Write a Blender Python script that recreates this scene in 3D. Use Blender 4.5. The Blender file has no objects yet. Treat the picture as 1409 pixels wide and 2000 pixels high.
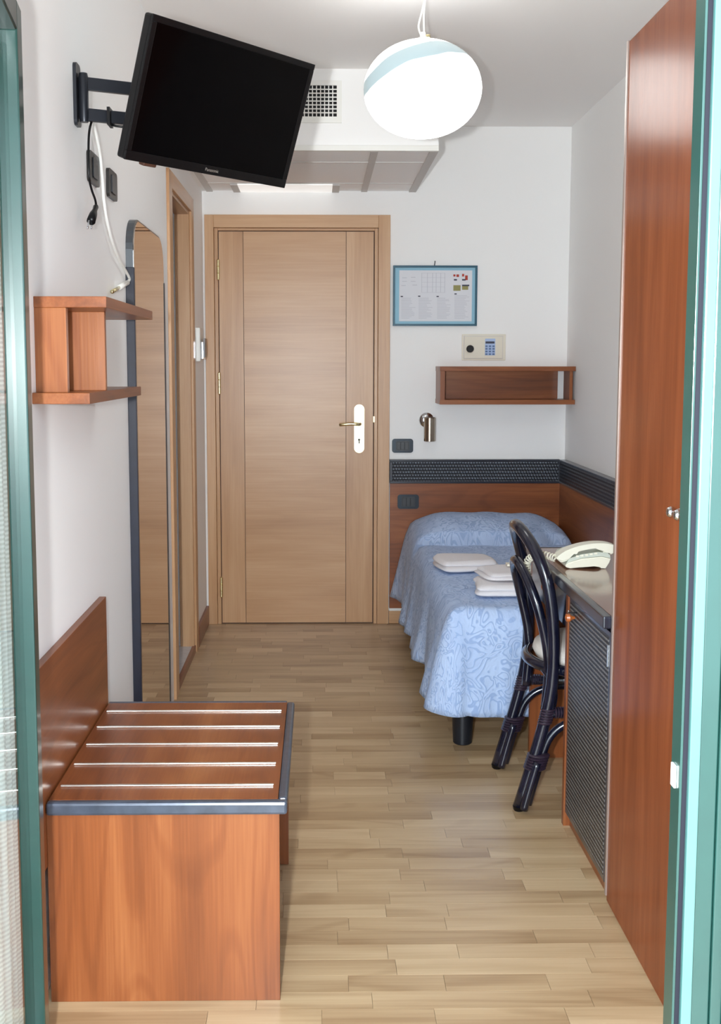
import bpy, bmesh, math, random
import numpy as np
from mathutils import Vector, Matrix, Euler

S = bpy.context.scene
C = S.collection
random.seed(7)

# ------------------------------------------------------------------ camera
W, H = 1409, 2000
F, PX, PY = 2100.0, 655.0, 923.761
CAM_H = 1.35

def _dir(u, v):
    d = np.array([(u - PX) / F, (v - PY) / F, 1.0])
    return d / np.linalg.norm(d)
_Y = _dir(624.0, 712.0)              # vanishing point of the room's length
_Z = -_dir(649.0, 21750.0)           # vanishing point of the verticals
_X = np.cross(_Y, _Z)
RW = np.stack([_X, _Y, _Z])          # camera (x right, y down, z forward) -> world

def on(u, v, X=None, Y=None, Z=None):
    """point where the sight line of photo pixel (u, v) meets a wall or floor plane"""
    r = RW @ np.array([(u - PX) / F, (v - PY) / F, 1.0])
    if X is not None: t = X / r[0]
    elif Y is not None: t = Y / r[1]
    else: t = (Z - CAM_H) / r[2]
    return Vector((t * r[0], t * r[1], CAM_H + t * r[2]))

cd = bpy.data.cameras.new('camera')
cam = bpy.data.objects.new('camera', cd)
C.objects.link(cam)
S.camera = cam
m3 = Matrix([[RW[i][0], -RW[i][1], -RW[i][2]] for i in range(3)])
cam.matrix_world = Matrix.Translation((0, 0, CAM_H)) @ m3.to_4x4()
cd.sensor_fit = 'VERTICAL'
cd.sensor_height = 36.0
cd.sensor_width = 24.0
cd.lens = F / H * 36.0
cd.shift_x = -(PX - W / 2) / H
cd.shift_y = (PY - H / 2) / H
cd.clip_start = 0.02

# ------------------------------------------------------------------ light
EXPOSURE = 1.12
S.view_settings.view_transform = 'Standard'
S.view_settings.look = 'None'
S.view_settings.exposure = EXPOSURE
S.view_settings.gamma = 1.0
S.view_settings.use_curve_mapping = False

S.cycles.max_bounces = 16
S.cycles.diffuse_bounces = 10

wd = bpy.data.worlds.new('sky')
S.world = wd
wd.use_nodes = True
bg = wd.node_tree.nodes['Background']
bg.inputs[0].default_value = (0.72, 0.87, 1.0, 1)
bg.inputs[1].default_value = 3.5

fl = bpy.data.lights.new('camera_flash', 'POINT')      # the photographer's flash, left of the lens
fl.energy = 140
fl.color = (0.96, 0.985, 1.0)
fl.shadow_soft_size = 0.025
flo = bpy.data.objects.new('camera_flash', fl)
flo.location = (-0.14, 0.0, 1.37)
C.objects.link(flo)

# ------------------------------------------------------------------ materials
def lin(c):
    return tuple(((v / 255) / 12.92 if v / 255 <= 0.04045 else ((v / 255 + 0.055) / 1.055) ** 2.4) for v in c) + (1.0,)

def base(name, col, rough=0.5, metal=0.0, coat=0.0, spec=0.5):
    m = bpy.data.materials.new(name)
    m.use_nodes = True
    b = m.node_tree.nodes['Principled BSDF']
    b.inputs['Base Color'].default_value = lin(col)
    b.inputs['Roughness'].default_value = rough
    b.inputs['Metallic'].default_value = metal
    b.inputs['Coat Weight'].default_value = coat
    b.inputs['Coat Roughness'].default_value = 0.12
    b.inputs['Specular IOR Level'].default_value = spec
    return m, m.node_tree, b

def nd(t, kind, **kw):
    n = t.nodes.new(kind)
    for k, v in kw.items():
        setattr(n, k, v)
    return n

def plain(name, col, rough=0.5, metal=0.0, coat=0.0, spec=0.5, bump=0.0, bscale=60, vary=0.0):
    m, t, b = base(name, col, rough, metal, coat, spec)
    tc = nd(t, 'ShaderNodeTexCoord')
    nz = nd(t, 'ShaderNodeTexNoise')
    nz.inputs['Scale'].default_value = bscale
    nz.inputs['Detail'].default_value = 4
    t.links.new(tc.outputs['Object'], nz.inputs['Vector'])
    if bump:
        bp = nd(t, 'ShaderNodeBump')
        bp.inputs['Strength'].default_value = bump
        bp.inputs['Distance'].default_value = 0.004
        t.links.new(nz.outputs[0], bp.inputs['Height'])
        t.links.new(bp.outputs[0], b.inputs['Normal'])
    if vary:
        mx = nd(t, 'ShaderNodeMix', data_type='RGBA')
        mx.inputs['A'].default_value = lin(tuple(max(0, c * (1 - vary)) for c in col))
        mx.inputs['B'].default_value = lin(tuple(min(255, c * (1 + vary)) for c in col))
        t.links.new(nz.outputs[0], mx.inputs['Factor'])
        t.links.new(mx.outputs['Result'], b.inputs['Base Color'])
    return m

def wood(name, dark, mid, light, axis='Z', scale=1.0, rough=0.35, coat=0.3, rings=0.5, tone=0.0, spec=0.5):
    m, t, b = base(name, mid, rough, 0, coat, spec)
    tc = nd(t, 'ShaderNodeTexCoord')
    oi = nd(t, 'ShaderNodeObjectInfo')
    off = nd(t, 'ShaderNodeVectorMath', operation='SCALE')
    off.inputs[0].default_value = (3.1, 7.7, 5.3)
    t.links.new(oi.outputs['Random'], off.inputs['Scale'])
    ad = nd(t, 'ShaderNodeVectorMath', operation='ADD')
    t.links.new(tc.outputs['Object'], ad.inputs[0])
    t.links.new(off.outputs[0], ad.inputs[1])
    def mapped(along, across):
        mp = nd(t, 'ShaderNodeMapping')
        sc = [across * scale] * 3
        sc['XYZ'.index(axis)] = along * scale
        mp.inputs['Scale'].default_value = sc
        t.links.new(ad.outputs[0], mp.inputs['Vector'])
        return mp
    n1 = nd(t, 'ShaderNodeTexNoise')
    n1.inputs['Scale'].default_value = 1.0
    n1.inputs['Detail'].default_value = 5
    n1.inputs['Distortion'].default_value = 0.4
    t.links.new(mapped(0.9, 9).outputs[0], n1.inputs['Vector'])
    n2 = nd(t, 'ShaderNodeTexNoise')
    n2.inputs['Scale'].default_value = 1.0
    n2.inputs['Detail'].default_value = 3
    t.links.new(mapped(4, 190).outputs[0], n2.inputs['Vector'])
    n3 = nd(t, 'ShaderNodeTexNoise')
    n3.inputs['Scale'].default_value = 1.0
    n3.inputs['Detail'].default_value = 1.5
    n3.inputs['Distortion'].default_value = 0.3
    t.links.new(mapped(0.8, 5.5).outputs[0], n3.inputs['Vector'])
    mu = nd(t, 'ShaderNodeMath', operation='MULTIPLY'); mu.inputs[1].default_value = 70
    t.links.new(n3.outputs[0], mu.inputs[0])
    sn = nd(t, 'ShaderNodeMath', operation='SINE')
    t.links.new(mu.outputs[0], sn.inputs[0])
    pw = nd(t, 'ShaderNodeMapRange')
    pw.inputs['From Min'].default_value = 0.35
    pw.inputs['From Max'].default_value = 1.0
    pw.inputs['To Min'].default_value = 0.0
    pw.inputs['To Max'].default_value = 0.16 * rings
    t.links.new(sn.outputs[0], pw.inputs['Value'])
    f2 = nd(t, 'ShaderNodeMath', operation='MULTIPLY_ADD')
    f2.inputs[1].default_value = 0.28
    t.links.new(n2.outputs[0], f2.inputs[0])
    t.links.new(n1.outputs[0], f2.inputs[2])
    f3 = nd(t, 'ShaderNodeMath', operation='SUBTRACT')
    t.links.new(f2.outputs[0], f3.inputs[0])
    t.links.new(pw.outputs[0], f3.inputs[1])
    fin = f3
    if tone:
        r1 = nd(t, 'ShaderNodeMath', operation='MULTIPLY_ADD')
        r1.inputs[1].default_value = tone
        t.links.new(oi.outputs['Random'], r1.inputs[0])
        r2 = nd(t, 'ShaderNodeMath', operation='SUBTRACT')
        r2.inputs[1].default_value = tone / 2
        t.links.new(f3.outputs[0], r1.inputs[2])
        t.links.new(r1.outputs[0], r2.inputs[0])
        fin = r2
    cr = nd(t, 'ShaderNodeValToRGB')
    cr.color_ramp.elements[0].position = 0.36
    cr.color_ramp.elements[0].color = lin(dark)
    cr.color_ramp.elements[1].position = 0.9
    cr.color_ramp.elements[1].color = lin(light)
    e = cr.color_ramp.elements.new(0.63)
    e.color = lin(mid)
    t.links.new(fin.outputs[0], cr.inputs[0])
    t.links.new(cr.outputs[0], b.inputs['Base Color'])
    bp = nd(t, 'ShaderNodeBump')
    bp.inputs['Strength'].default_value = 0.08
    bp.inputs['Distance'].default_value = 0.002
    t.links.new(n2.outputs[0], bp.inputs['Height'])
    t.links.new(bp.outputs[0], b.inputs['Normal'])
    return m

CH = ((104, 55, 28), (133, 75, 40), (160, 100, 58))       # cherry veneer
M = {}
M['wall'] = plain('wall_paint', (243, 243, 242), 0.85, bump=0.06, bscale=90)
M['ceil'] = plain('ceiling_paint', (238, 236, 234), 0.9, bump=0.05, bscale=90)
M['tile'] = plain('ceiling_tile', (248, 247, 246), 0.95, bump=0.25, bscale=220)
M['tbar'] = plain('tile_grid_metal', (206, 203, 200), 0.6)
M['white'] = plain('white_plastic', (235, 235, 230), 0.4)
M['cherry_z'] = wood('cherry_upright', *CH, axis='Z', coat=0.08, spec=0.35)
M['cherry_y'] = wood('cherry_lengthwise', *CH, axis='Y', coat=0.08, spec=0.35)
M['cherry_x'] = wood('cherry_crosswise', *CH, axis='X', coat=0.08, spec=0.35)
M['wardrobe'] = wood('wardrobe_cherry', (112, 56, 30), (134, 70, 39), (152, 84, 50), axis='Z', scale=1.6, rough=0.22, coat=0.0, rings=0.15, spec=0.10)
M['beech_z'] = wood('beech_upright', (168, 124, 85), (191, 148, 107), (207, 168, 129), axis='Z', rough=0.34, coat=0.0, rings=0.1)
M['beech_x'] = wood('beech_crosswise', (168, 124, 85), (191, 148, 107), (207, 168, 129), axis='X', scale=0.7, rough=0.34, coat=0.0, rings=0.1)
M['beech_y'] = wood('beech_lengthwise', (168, 124, 85), (191, 148, 107), (207, 168, 129), axis='Y', rough=0.34, coat=0.0, rings=0.1)
M['plank'] = wood('floor_laminate', (150, 122, 89), (180, 154, 119), (201, 177, 142), axis='X', scale=0.8, rough=0.3, coat=0.1, rings=0.6, tone=0.26)
M['joint'] = plain('floor_joint', (120, 98, 74), 0.7)
M['skirt'] = wood('skirting_wood', (105, 58, 38), (128, 74, 50), (150, 92, 64), axis='Y', rough=0.4)
M['darkwood'] = plain('dark_recess_wood', (70, 42, 28), 0.6, vary=0.2, bscale=20)  # shade of gaps and recesses put into the colour; also the sensor's brown
M['navy'] = plain('navy_lacquer', (26, 30, 44), 0.28, coat=0.5, vary=0.25, bscale=30)
M['edge'] = plain('blue_grey_edging', (68, 75, 88), 0.32, metal=0.25, coat=0.3, vary=0.25, bscale=40)
M['alu'] = plain('brushed_aluminium', (225, 222, 215), 0.25, metal=0.9)
M['strip'] = plain('edge_strip', (176, 160, 152), 0.35, metal=0.5)
M['steel'] = plain('grey_steel', (96, 100, 104), 0.3, metal=0.8)
M['darksteel'] = plain('dark_satin_steel', (52, 58, 64), 0.25, metal=0.6)
M['warmsteel'] = plain('warm_satin_nickel', (168, 158, 144), 0.22, metal=1.0)
M['chrome'] = plain('chrome', (215, 220, 226), 0.12, metal=1.0)
M['brass'] = plain('polished_brass', (226, 214, 168), 0.2, metal=1.0)
M['mirror'] = plain('mirror_silver', (225, 215, 205), 0.01, metal=1.0)
M['black'] = plain('black_plastic', (8, 8, 10), 0.35, spec=0.3)
M['tvscreen'] = plain('screen_glass', (2, 2, 3), 0.12, spec=0.12)
M['bracket'] = plain('bracket_metal', (38, 40, 46), 0.35, metal=0.4)
M['socket'] = plain('socket_plastic', (40, 37, 35), 0.35, spec=0.3)
M['socket2'] = plain('socket_insert', (22, 24, 30), 0.35)
M['green'] = plain('green_aluminium', (22, 56, 50), 0.3, metal=0.1, coat=0.2, vary=0.08, bscale=20)
M['green_d'] = plain('dark_green_aluminium', (10, 34, 29), 0.35, metal=0.1, coat=0.2)
M['green_lit'] = plain('lit_green_aluminium', (66, 102, 98), 0.3, metal=0.1, coat=0.2, vary=0.06, bscale=20)  # same green paint, lightened to imitate daylight on the outward face
M['gasket'] = plain('rubber_gasket', (24, 24, 32), 0.6, spec=0.2)
M['lead'] = plain('bed_leg_plastic', (18, 22, 30), 0.4)
M['cushion'] = plain('cream_cushion', (222, 216, 208), 0.8, bump=0.15, bscale=250)
M['towel'] = plain('white_towel', (236, 233, 236), 0.95, bump=0.9, bscale=420)
M['phone'] = plain('cream_plastic', (232, 230, 212), 0.35, coat=0.2)
M['phone_g'] = plain('grey_green_plastic', (196, 202, 190), 0.4)
M['safe'] = plain('safe_enamel', (226, 220, 204), 0.45)
M['keypad'] = plain('keypad_blue', (168, 190, 226), 0.4)
M['keyblue'] = plain('key_blue', (78, 104, 150), 0.4)
M['teal'] = plain('teal_frame', (20, 82, 104), 0.4, coat=0.3)
M['mount'] = plain('pale_blue_mount', (150, 196, 216), 0.7)
M['paper'] = plain('paper', (222, 224, 230), 0.7)
M['ink'] = plain('grey_ink', (196, 198, 206), 0.8)
M['ink_d'] = plain('dark_ink', (70, 74, 90), 0.8)
M['red'] = plain('red_print', (176, 66, 50), 0.8)
M['olive'] = plain('olive_print', (150, 146, 96), 0.8)
M['orange'] = wood('knob_wood', (120, 58, 22), (168, 88, 38), (196, 112, 54), axis='Y', scale=6)
M['marble'] = plain('marble_sill', (196, 196, 200), 0.3, vary=0.1, bscale=30)
M['concrete'] = plain('balcony_tile', (190, 184, 176), 0.8, vary=0.06, bscale=12)
M['plaster'] = plain('facade_plaster', (222, 216, 204), 0.9, bump=0.2, bscale=80)
M['desktop'] = wood('desk_veneer', (104, 66, 48), (128, 86, 64), (146, 104, 80), axis='Y', rough=0.14, coat=0.5, rings=0.2)
M['bath'] = plain('bathroom_dark', (60, 50, 44), 0.8)

def wicker(name, dark, light, rows, cols, thr, run='Y', pinch=0.5, bs=0.45):
    """woven cane: rows of cords pinched at regular stakes; run = the long direction of the cords"""
    m, t, b = base(name, dark, 0.45, 0, 0.1)
    tc = nd(t, 'ShaderNodeTexCoord')
    sp = nd(t, 'ShaderNodeSeparateXYZ')
    t.links.new(tc.outputs['Object'], sp.inputs[0])
    def wave(out, k, ph=None):
        mu = nd(t, 'ShaderNodeMath', operation='MULTIPLY'); mu.inputs[1].default_value = k
        t.links.new(out, mu.inputs[0])
        last = mu
        if ph is not None:
            a = nd(t, 'ShaderNodeMath', operation='ADD')
            t.links.new(mu.outputs[0], a.inputs[0]); t.links.new(ph, a.inputs[1]); last = a
        s = nd(t, 'ShaderNodeMath', operation='SINE')
        t.links.new(last.outputs[0], s.inputs[0])
        return s
    r = wave(sp.outputs['Z'], rows * 2 * math.pi)
    rowid = nd(t, 'ShaderNodeMath', operation='MULTIPLY'); rowid.inputs[1].default_value = rows
    t.links.new(sp.outputs['Z'], rowid.inputs[0])
    fl_ = nd(t, 'ShaderNodeMath', operation='FLOOR')
    t.links.new(rowid.outputs[0], fl_.inputs[0])
    ph = nd(t, 'ShaderNodeMath', operation='MULTIPLY'); ph.inputs[1].default_value = math.pi
    t.links.new(fl_.outputs[0], ph.inputs[0])
    c = wave(sp.outputs[run], cols * 2 * math.pi, ph.outputs[0])
    ab = nd(t, 'ShaderNodeMath', operation='MULTIPLY_ADD'); ab.inputs[1].default_value = pinch
    t.links.new(c.outputs[0], ab.inputs[0]); t.links.new(r.outputs[0], ab.inputs[2])
    nz = nd(t, 'ShaderNodeTexNoise'); nz.inputs['Scale'].default_value = 90
    t.links.new(tc.outputs['Object'], nz.inputs['Vector'])
    a2 = nd(t, 'ShaderNodeMath', operation='MULTIPLY_ADD'); a2.inputs[1].default_value = 1.2
    t.links.new(nz.outputs[0], a2.inputs[0]); t.links.new(ab.outputs[0], a2.inputs[2])
    cr = nd(t, 'ShaderNodeMapRange')
    cr.inputs['From Min'].default_value = thr
    cr.inputs['From Max'].default_value = thr + 0.9
    t.links.new(a2.outputs[0], cr.inputs['Value'])
    mx = nd(t, 'ShaderNodeMix', data_type='RGBA')
    mx.inputs['A'].default_value = lin(dark); mx.inputs['B'].default_value = lin(light)
    t.links.new(cr.outputs[0], mx.inputs['Factor'])
    t.links.new(mx.outputs['Result'], b.inputs['Base Color'])
    bp = nd(t, 'ShaderNodeBump'); bp.inputs['Strength'].default_value = bs; bp.inputs['Distance'].default_value = 0.003
    t.links.new(ab.outputs[0], bp.inputs['Height']); t.links.new(bp.outputs[0], b.inputs['Normal'])
    return m
M['wick_x'] = wicker('dark_cane_weave', (22, 26, 36), (128, 138, 150), 62, 70, 1.05, 'X')
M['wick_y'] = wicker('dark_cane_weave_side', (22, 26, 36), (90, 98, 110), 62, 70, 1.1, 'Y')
M['wick_d'] = wicker('grey_cane_weave', (26, 28, 34), (124, 122, 120), 80, 60, 0.5, 'Y', 0.25, 0.3)

def rattan():
    m, t, b = base('dark_blue_rattan', (20, 24, 40), 0.24, 0, 0.6)
    tc = nd(t, 'ShaderNodeTexCoord')
    nz = nd(t, 'ShaderNodeTexNoise'); nz.inputs['Scale'].default_value = 14; nz.inputs['Detail'].default_value = 5
    t.links.new(tc.outputs['Object'], nz.inputs['Vector'])
    cr = nd(t, 'ShaderNodeValToRGB')
    cr.color_ramp.elements[0].position = 0.4; cr.color_ramp.elements[0].color = lin((10, 14, 32))
    cr.color_ramp.elements[1].position = 0.75; cr.color_ramp.elements[1].color = lin((34, 34, 50))
    t.links.new(nz.outputs[0], cr.inputs[0]); t.links.new(cr.outputs[0], b.inputs['Base Color'])
    return m
M['rattan'] = rattan()
M['binding'] = plain('cane_binding', (42, 32, 44), 0.4, vary=0.5, bscale=160)

def bedspread():
    m, t, b = base('blue_paisley_cotton', (140, 170, 215), 0.9)
    tc = nd(t, 'ShaderNodeTexCoord')
    n = nd(t, 'ShaderNodeTexNoise'); n.inputs['Scale'].default_value = 13; n.inputs['Detail'].default_value = 1.2
    n.inputs['Distortion'].default_value = 1.6
    t.links.new(tc.outputs['UV'], n.inputs['Vector'])
    mu = nd(t, 'ShaderNodeMath', operation='MULTIPLY'); mu.inputs[1].default_value = 34
    t.links.new(n.outputs[0], mu.inputs[0])
    s = nd(t, 'ShaderNodeMath', operation='SINE'); t.links.new(mu.outputs[0], s.inputs[0])
    mr = nd(t, 'ShaderNodeMapRange'); mr.inputs['From Min'].default_value = 0.25; mr.inputs['From Max'].default_value = 0.8
    t.links.new(s.outputs[0], mr.inputs['Value'])
    v = nd(t, 'ShaderNodeTexNoise'); v.inputs['Scale'].default_value = 7; v.inputs['Detail'].default_value = 2
    t.links.new(tc.outputs['UV'], v.inputs['Vector'])
    mr2 = nd(t, 'ShaderNodeMapRange'); mr2.inputs['From Min'].default_value = 0.45; mr2.inputs['From Max'].default_value = 0.6
    mr2.inputs['To Max'].default_value = 0.35
    t.links.new(v.outputs[0], mr2.inputs['Value'])
    mx_ = nd(t, 'ShaderNodeMath', operation='MAXIMUM')
    t.links.new(mr.outputs[0], mx_.inputs[0]); t.links.new(mr2.outputs[0], mx_.inputs[1])
    mx = nd(t, 'ShaderNodeMix', data_type='RGBA')
    mx.inputs['A'].default_value = lin((182, 203, 236)); mx.inputs['B'].default_value = lin((152, 176, 217))
    t.links.new(mx_.outputs[0], mx.inputs['Factor']); t.links.new(mx.outputs['Result'], b.inputs['Base Color'])
    w = nd(t, 'ShaderNodeTexNoise'); w.inputs['Scale'].default_value = 160
    t.links.new(tc.outputs['UV'], w.inputs['Vector'])
    a = nd(t, 'ShaderNodeMath', operation='MULTIPLY_ADD'); a.inputs[1].default_value = 0.5
    t.links.new(s.outputs[0], a.inputs[0]); t.links.new(w.outputs[0], a.inputs[2])
    bp = nd(t, 'ShaderNodeBump'); bp.inputs['Strength'].default_value = 0.35; bp.inputs['Distance'].default_value = 0.004
    t.links.new(a.outputs[0], bp.inputs['Height']); t.links.new(bp.outputs[0], b.inputs['Normal'])
    return m
M['spread'] = bedspread()

def opal():
    m, t, b = base('opal_glass', (240, 244, 246), 0.2, 0, 0.0)
    tc = nd(t, 'ShaderNodeTexCoord')
    n = nd(t, 'ShaderNodeTexNoise'); n.inputs['Scale'].default_value = 5; n.inputs['Detail'].default_value = 1.5
    t.links.new(tc.outputs['Object'], n.inputs['Vector'])
    dt = nd(t, 'ShaderNodeVectorMath', operation='DOT_PRODUCT')        # tilted swirl of thinner, bluish glass
    dt.inputs[1].default_value = (-0.34, 0.12, 1.0)
    t.links.new(tc.outputs['Object'], dt.inputs[0])
    ad = nd(t, 'ShaderNodeMath', operation='MULTIPLY_ADD'); ad.inputs[1].default_value = 0.07
    t.links.new(n.outputs[0], ad.inputs[0]); t.links.new(dt.outputs['Value'], ad.inputs[2])
    sb = nd(t, 'ShaderNodeMath', operation='SUBTRACT'); sb.inputs[1].default_value = SWIRL
    t.links.new(ad.outputs[0], sb.inputs[0])
    ab = nd(t, 'ShaderNodeMath', operation='ABSOLUTE'); t.links.new(sb.outputs[0], ab.inputs[0])
    cr = nd(t, 'ShaderNodeMapRange'); cr.inputs['From Min'].default_value = 0.034; cr.inputs['From Max'].default_value = 0.024
    t.links.new(ab.outputs[0], cr.inputs['Value'])
    mx = nd(t, 'ShaderNodeMix', data_type='RGBA')
    mx.inputs['A'].default_value = (1.0, 0.99, 0.97, 1); mx.inputs['B'].default_value = (0.050, 0.060, 0.062, 1)
    t.links.new(cr.outputs[0], mx.inputs['Factor'])
    t.links.new(mx.outputs['Result'], b.inputs['Emission Color'])
    mb = nd(t, 'ShaderNodeMix', data_type='RGBA')
    mb.inputs['A'].default_value = lin((240, 244, 246)); mb.inputs['B'].default_value = lin((150, 170, 176))
    t.links.new(cr.outputs[0], mb.inputs['Factor'])
    t.links.new(mb.outputs['Result'], b.inputs['Base Color'])
    b.inputs['Emission Strength'].default_value = 2.35
    return m
SWIRL = 0.1525 + 0.055 + 0.035
M['opal'] = opal()

def glass():
    m = bpy.data.materials.new('window_glass'); m.use_nodes = True
    t = m.node_tree
    t.nodes.remove(t.nodes['Principled BSDF'])
    out = t.nodes['Material Output']
    tr = nd(t, 'ShaderNodeBsdfTransparent'); tr.inputs[0].default_value = (0.94, 0.98, 0.97, 1)
    gl = nd(t, 'ShaderNodeBsdfGlossy'); gl.inputs['Roughness'].default_value = 0.03
    fr = nd(t, 'ShaderNodeFresnel'); fr.inputs['IOR'].default_value = 1.3
    ge = nd(t, 'ShaderNodeNewGeometry')
    inv = nd(t, 'ShaderNodeMath', operation='SUBTRACT'); inv.inputs[0].default_value = 1.0
    t.links.new(ge.outputs['Backfacing'], inv.inputs[1])
    fm = nd(t, 'ShaderNodeMath', operation='MULTIPLY')          # reflect on the entering face only
    t.links.new(fr.outputs[0], fm.inputs[0]); t.links.new(inv.outputs[0], fm.inputs[1])
    mx = nd(t, 'ShaderNodeMixShader')
    t.links.new(fm.outputs[0], mx.inputs[0]); t.links.new(tr.outputs[0], mx.inputs[1]); t.links.new(gl.outputs[0], mx.inputs[2])
    t.links.new(mx.outputs[0], out.inputs[0])
    return m
M['glass'] = glass()
M['diffuser'] = plain('light_diffuser', (240, 240, 238), 0.5)
_b = M['diffuser'].node_tree.nodes['Principled BSDF']
_b.inputs['Emission Color'].default_value = (1.0, 0.98, 0.95, 1)
_b.inputs['Emission Strength'].default_value = 0.22

def net():
    m = bpy.data.materials.new('net_cloth'); m.use_nodes = True
    t = m.node_tree
    t.nodes.remove(t.nodes['Principled BSDF'])
    out = t.nodes['Material Output']
    df = nd(t, 'ShaderNodeBsdfDiffuse'); df.inputs[0].default_value = lin((238, 240, 240))
    tl = nd(t, 'ShaderNodeBsdfTranslucent'); tl.inputs[0].default_value = lin((238, 240, 240))
    tr = nd(t, 'ShaderNodeBsdfTransparent')
    m1 = nd(t, 'ShaderNodeMixShader'); m1.inputs[0].default_value = 0.45
    t.links.new(df.outputs[0], m1.inputs[1]); t.links.new(tl.outputs[0], m1.inputs[2])
    tc = nd(t, 'ShaderNodeTexCoord')
    wv = nd(t, 'ShaderNodeTexWave', bands_direction='Z'); wv.inputs['Scale'].default_value = 40
    t.links.new(tc.outputs['Object'], wv.inputs['Vector'])
    mr_ = nd(t, 'ShaderNodeMapRange'); mr_.inputs['To Min'].default_value = 0.6; mr_.inputs['To Max'].default_value = 0.95
    t.links.new(wv.outputs['Fac'], mr_.inputs['Value'])
    m2 = nd(t, 'ShaderNodeMixShader')
    t.links.new(mr_.outputs[0], m2.inputs[0]); t.links.new(tr.outputs[0], m2.inputs[1]); t.links.new(m1.outputs[0], m2.inputs[2])
    t.links.new(m2.outputs[0], out.inputs[0])
    return m
M['net'] = net()

# ------------------------------------------------------------------ mesh helpers
def box(bm, x0, x1, y0, y1, z0, z1, bev=0.0):
    r = bmesh.ops.create_cube(bm, size=1.0)
    vs = r['verts']
    for v in vs:
        v.co = Vector((x0 + (v.co.x + .5) * (x1 - x0), y0 + (v.co.y + .5) * (y1 - y0), z0 + (v.co.z + .5) * (z1 - z0)))
    if bev:
        es = list({e for v in vs for e in v.link_edges})
        bmesh.ops.bevel(bm, geom=es, offset=bev, segments=2, affect='EDGES', profile=0.5)
    return bm

def B(*a, bev=0.0):
    return box(bmesh.new(), *a, bev=bev)

def tube(bm, pts, r, seg=10, caps=True):
    pts = [Vector(p) for p in pts]
    n = len(pts)
    rs = r if isinstance(r, (list, tuple)) else [r] * n
    rings = []
    nrm = None
    for i, p in enumerate(pts):
        d = (pts[min(i + 1, n - 1)] - pts[max(i - 1, 0)]).normalized()
        if nrm is None:
            a = Vector((0, 0, 1)) if abs(d.z) < 0.9 else Vector((1, 0, 0))
            nrm = d.cross(a).normalized()
        else:
            nrm = (nrm - d * nrm.dot(d)).normalized()
        bi = d.cross(nrm)
        rings.append([bm.verts.new(p + (nrm * math.cos(2 * math.pi * k / seg) + bi * math.sin(2 * math.pi * k / seg)) * rs[i]) for k in range(seg)])
    for i in range(n - 1):
        for k in range(seg):
            bm.faces.new((rings[i][k], rings[i][(k + 1) % seg], rings[i + 1][(k + 1) % seg], rings[i + 1][k]))
    if caps:
        bm.faces.new(rings[0][::-1]); bm.faces.new(rings[-1])
    return bm

def spline(pts, k=6):
    P = [Vector(p) for p in pts]
    out = []
    for i in range(len(P) - 1):
        a = P[max(i - 1, 0)]; b = P[i]; c = P[i + 1]; d = P[min(i + 2, len(P) - 1)]
        for j in range(k):
            t = j / k
            out.append(0.5 * ((2 * b) + (c - a) * t + (2 * a - 5 * b + 4 * c - d) * t * t + (3 * b - a - 3 * c + d) * t ** 3))
    out.append(P[-1])
    return out

def lathe(bm, prof, c, axis='Z', seg=28):
    """prof: list of (radius, height along axis) from c"""
    rings = []
    for r, h in prof:
        ring = []
        for k in range(seg):
            a = 2 * math.pi * k / seg
            u, v = r * math.cos(a), r * math.sin(a)
            if axis == 'Z': q = Vector((u, v, h))
            elif axis == 'Y': q = Vector((u, h, -v))
            else: q = Vector((h, u, v))
            ring.append(bm.verts.new(Vector(c) + q))
        rings.append(ring)
    for i in range(len(rings) - 1):
        for k in range(seg):
            bm.faces.new((rings[i][k], rings[i][(k + 1) % seg], rings[i + 1][(k + 1) % seg], rings[i + 1][k]))
    bm.faces.new(rings[0][::-1]); bm.faces.new(rings[-1])
    return bm

def prism(bm, poly, a0, a1, axis):
    """extrude a 2-D outline between a0 and a1 along axis; outline is in the other two axes, in order"""
    def pt(p, a):
        if axis == 'X': return Vector((a, p[0], p[1]))
        if axis == 'Y': return Vector((p[0], a, p[1]))
        return Vector((p[0], p[1], a))
    A = [bm.verts.new(pt(p, a0)) for p in poly]
    Bv = [bm.verts.new(pt(p, a1)) for p in poly]
    n = len(poly)
    bm.faces.new(A); bm.faces.new(Bv[::-1])
    for i in range(n):
        bm.faces.new((A[i], Bv[i], Bv[(i + 1) % n], A[(i + 1) % n]))
    return bm

def rrect(x0, x1, z0, z1, r, seg=6, corners=(1, 1, 1, 1)):
    """rounded rectangle outline; corners = bottom-left, bottom-right, top-right, top-left"""
    out = []
    for (cx, cz, a0, on_, px_, pz_) in ((x0 + r, z0 + r, 180, corners[0], x0, z0), (x1 - r, z0 + r, 270, corners[1], x1, z0),
                                       (x1 - r, z1 - r, 0, corners[2], x1, z1), (x0 + r, z1 - r, 90, corners[3], x0, z1)):
        if not on_:
            out.append((px_, pz_)); continue
        for k in range(seg + 1):
            a = math.radians(a0 + 90 * k / seg)
            out.append((cx + r * math.cos(a), cz + r * math.sin(a)))
    return out

def mesh_obj(name, bm, mat, smooth=False):
    bmesh.ops.recalc_face_normals(bm, faces=bm.faces)
    me = bpy.data.meshes.new(name)
    bm.to_mesh(me); bm.free()
    if smooth:
        for p in me.polygons: p.use_smooth = True
        if smooth == 'auto':
            me.set_sharp_from_angle(angle=math.radians(40))
    if mat: me.materials.append(M[mat] if isinstance(mat, str) else mat)
    o = bpy.data.objects.new(name, me)
    C.objects.link(o)
    return o

def tag(o, label=None, cat=None, group=None, kind=None):
    if label: o['label'] = label
    if cat: o['category'] = cat
    if group: o['group'] = group
    if kind: o['kind'] = kind
    return o

def root(name, loc, label=None, cat=None, group=None, kind=None):
    o = bpy.data.objects.new(name, None)
    o.empty_display_size = 0.05
    o.location = loc
    C.objects.link(o)
    return tag(o, label, cat, group, kind)

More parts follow.
